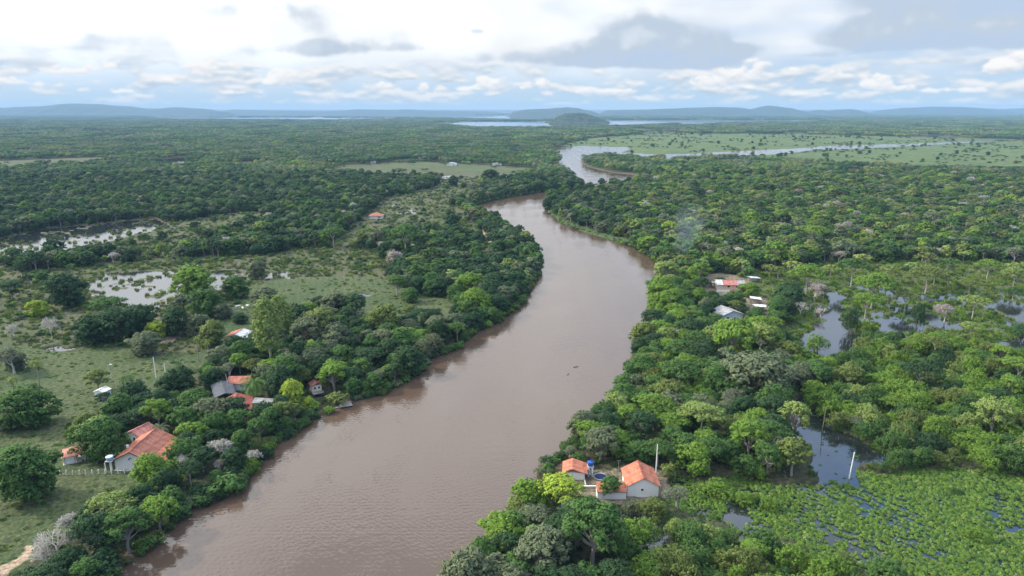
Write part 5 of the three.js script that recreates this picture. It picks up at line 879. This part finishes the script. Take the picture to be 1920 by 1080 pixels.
{
  const P = (px, py) => G(px, py); let p;
  p = P(1229, 899); pole('utility_pole', 'white utility pole behind the gabled house, right bank', p.x, p.z, 9.2, { r0: 0.16, mat: M.whitePaint, arm: false });
  p = P(1592, 897); pole('utility_pole', 'leaning white pole standing in the flooded clearing', p.x, p.z, 8, { r0: 0.17, mat: M.whitePaint, arm: false, lean: -0.06, base: -0.3 });
  p = P(1541, 810); pole('utility_pole', 'brown pole standing in the narrow blue pond', p.x, p.z, 8.2, { mat: M.wood, arm: false, lean: -0.05, base: -0.4 });
  p = P(1427, 638); pole('utility_pole', 'pale pole in the clearing below the blue tank', p.x, p.z, 7, { arm: true });
  p = P(1608, 648); pole('utility_pole', 'dark slanted pole reflected in the marsh pond', p.x, p.z, 7.5, { mat: M.wood, arm: false, lean: -0.2, base: -0.4 });
  p = P(293, 711); pole('utility_pole', 'left white pole of the pair in the pasture', p.x, p.z, 8, { r0: 0.17, mat: M.whitePaint, arm: false });
  p = P(313, 721); pole('utility_pole', 'right white pole of the pair in the pasture', p.x, p.z, 7.4, { r0: 0.17, mat: M.whitePaint });
  p = P(273, 735); pole('utility_pole', 'thin grey pole left of the white pasture poles', p.x, p.z, 6, { r0: 0.1, arm: false });
  p = P(211, 714); pole('street_lamp', 'street lamp with white head in the left pasture', p.x, p.z, 5.6, { r0: 0.1, lamp: true, arm: false, lean: 0.18 });
  p = P(431, 747); pole('utility_pole', 'thin pole in front of the slate boat shed roof', p.x, p.z, 8, { r0: 0.12, arm: false, lean: 0.06 });
  p = P(200, 891); pole('post', 'short white post left of the pale blue tank', p.x, p.z, 2.8, { r0: 0.17, mat: M.whitePaint, arm: false });
  p = P(486, 706); pole('antenna_post', 'thin antenna pole above the coconut palm', p.x, p.z, 6.5, { r0: 0.06, mat: M.metal });
}
{ // cattle
  const mc = new MarchingCubes(26, M.white, false, false, 60000), bones = [[[-0.75, 1.05, 0], [0.65, 1.1, 0], 0.36, 0.38], [[0.65, 1.15, 0], [1.05, 1.3, 0], 0.26, 0.2], [[1.05, 1.32, 0], [1.42, 1.12, 0], 0.17, 0.1], [[0.5, 1.45, 0], [0.35, 1.5, 0], 0.14, 0.12], [[-1.05, 1.2, 0], [-1.18, 0.6, 0], 0.05, 0.05], [[1.08, 1.4, 0.05], [1.05, 1.42, 0.3], 0.06, 0.04], [[1.08, 1.4, -0.05], [1.05, 1.42, -0.3], 0.06, 0.04]];
  for (const [x, z] of [[0.6, 0.2], [0.55, -0.2]]) bones.push([[x, 0.95, z], [x + 0.02, 0.45, z], 0.17, 0.09], [[x + 0.02, 0.45, z], [x, 0, z], 0.085, 0.08]); for (const [x, z] of [[-0.7, 0.22], [-0.62, -0.22]]) bones.push([[x, 1.0, z], [x + 0.06, 0.62, z], 0.22, 0.13], [[x + 0.06, 0.62, z], [x - 0.12, 0.42, z], 0.12, 0.08], [[x - 0.12, 0.42, z], [x - 0.08, 0, z], 0.075, 0.08]);
  const N = 26, S = 1.7; let q = 0;
  for (let k = 0; k < N; k++) for (let j = 0; j < N; j++) for (let i = 0; i < N; i++) { const p = V((i - N / 2) / (N / 2) * S, (j - N / 2) / (N / 2) * S + 0.85, (k - N / 2) / (N / 2) * S); let d = 9; for (const [a, b, r0, r1] of bones) { const A = V(...a), B = V(...b).sub(A), t = clamp(p.clone().sub(A).dot(B) / B.lengthSq(), 0, 1), e = p.distanceTo(A.addScaledVector(B, t)) - lerp(r0, r1, t), h = clamp(0.5 + 0.5 * (d - e) / 0.1, 0, 1); d = lerp(d, e, h) - 0.1 * h * (1 - h); } mc.field[q++] = -d; }
  mc.isolation = 0; mc.update(); const g = new THREE.BufferGeometry(); g.setAttribute('position', new THREE.BufferAttribute(mc.positionArray.slice(0, mc.count * 3), 3)); g.setAttribute('normal', new THREE.BufferAttribute(mc.normalArray.slice(0, mc.count * 3), 3)); g.scale(S, S, S); g.translate(0, 0.85, 0);
  const brown = std(rgb(0.05, 0.04, 0.035), 0.9);
  for (const [px, py, t, m, l] of [[447, 581, 0.4, M.white, 'left white cow grazing above the shed'], [456, 584, 2.2, M.white, 'middle white cow grazing above the shed'], [465, 580, -0.5, M.white, 'right white cow grazing above the shed'], [43, 576, 0.2, brown, 'black cow grazing in the scrub at far left'], [868, 428, 0.5, brown, 'dark cow on the far grassy strip by the river']]) { const p = G(px, py), c = shadow(new THREE.Mesh(g, m)); c.name = numbered('cow'); c.position.copy(at(p.x, p.z)); c.rotation.y = t; tag(c, l, 'cow', 'grazing cattle'); scene.add(c); }
}
{ // driftwood on the river, a fallen branch in the field
  const d = (l, px, py, len, t, y) => { const p = G(px, py), gb = new GB(), r = rng(px); limb(gb, V(-len / 2, 0, 0), V(len / 2, 0.1, 0), 0.16, 0.06, r, 6); limb(gb, V(0, 0, 0), V(len * 0.3, 0.5, 0.4), 0.08, 0.03, r, 5); const m = shadow(new THREE.Mesh(gb.build(), M.bark)); m.name = numbered('driftwood'); m.position.set(p.x, y, p.z); m.rotation.y = t; tag(m, l, 'driftwood'); scene.add(m); };
  d('dark driftwood floating in mid river', 1080, 688, 2.2, 0.4, 0.05); d('smaller driftwood just below the mid river one', 1065, 702, 1.4, 1.2, 0.04); d('fallen branch lying on the green field', 848, 578, 6, 0.5, 0.9);
}
{ // smoke drifting over the right woods
  const p0 = G(1278, 500), gs = new THREE.Group(); gs.name = 'smoke'; gs.userData = { kind: 'stuff', label: 'thin blue smoke rising over the right bank woods', category: 'smoke' }; scene.add(gs);
  const sm = new THREE.MeshPhysicalMaterial({ color: rgb(0.7, 0.8, 0.92), roughness: 1, transmission: 0.6, thickness: 0, transparent: true, opacity: 0.017, specularIntensity: 0, depthWrite: false }), r = rng(77);
  for (let i = 0; i < 10; i++) { const t = i / 9, g = new THREE.IcosahedronGeometry(1, 3), q = g.attributes.position; for (let k = 0; k < q.count; k++) { const v = V(q.getX(k), q.getY(k), q.getZ(k)), m = 1 + 0.45 * fbm3(v.x * 1.1 + i, v.y * 1.1, v.z * 1.1, 3); q.setXYZ(k, v.x * m, v.y * m, v.z * m); } g.computeVertexNormals(); const m = new THREE.Mesh(g, sm); m.name = 'smoke_puff'; m.userData.kind = 'stuff'; m.position.set(p0.x - 2 + t * 9 + (r() - 0.5) * 6, 8 + t * 24, p0.z + (r() - 0.5) * 8); const s = 3 + t * 5 + r(); m.scale.set(s * 1.1, s * 0.9, s); gs.add(m); }
}
renderer.render(scene, camera);
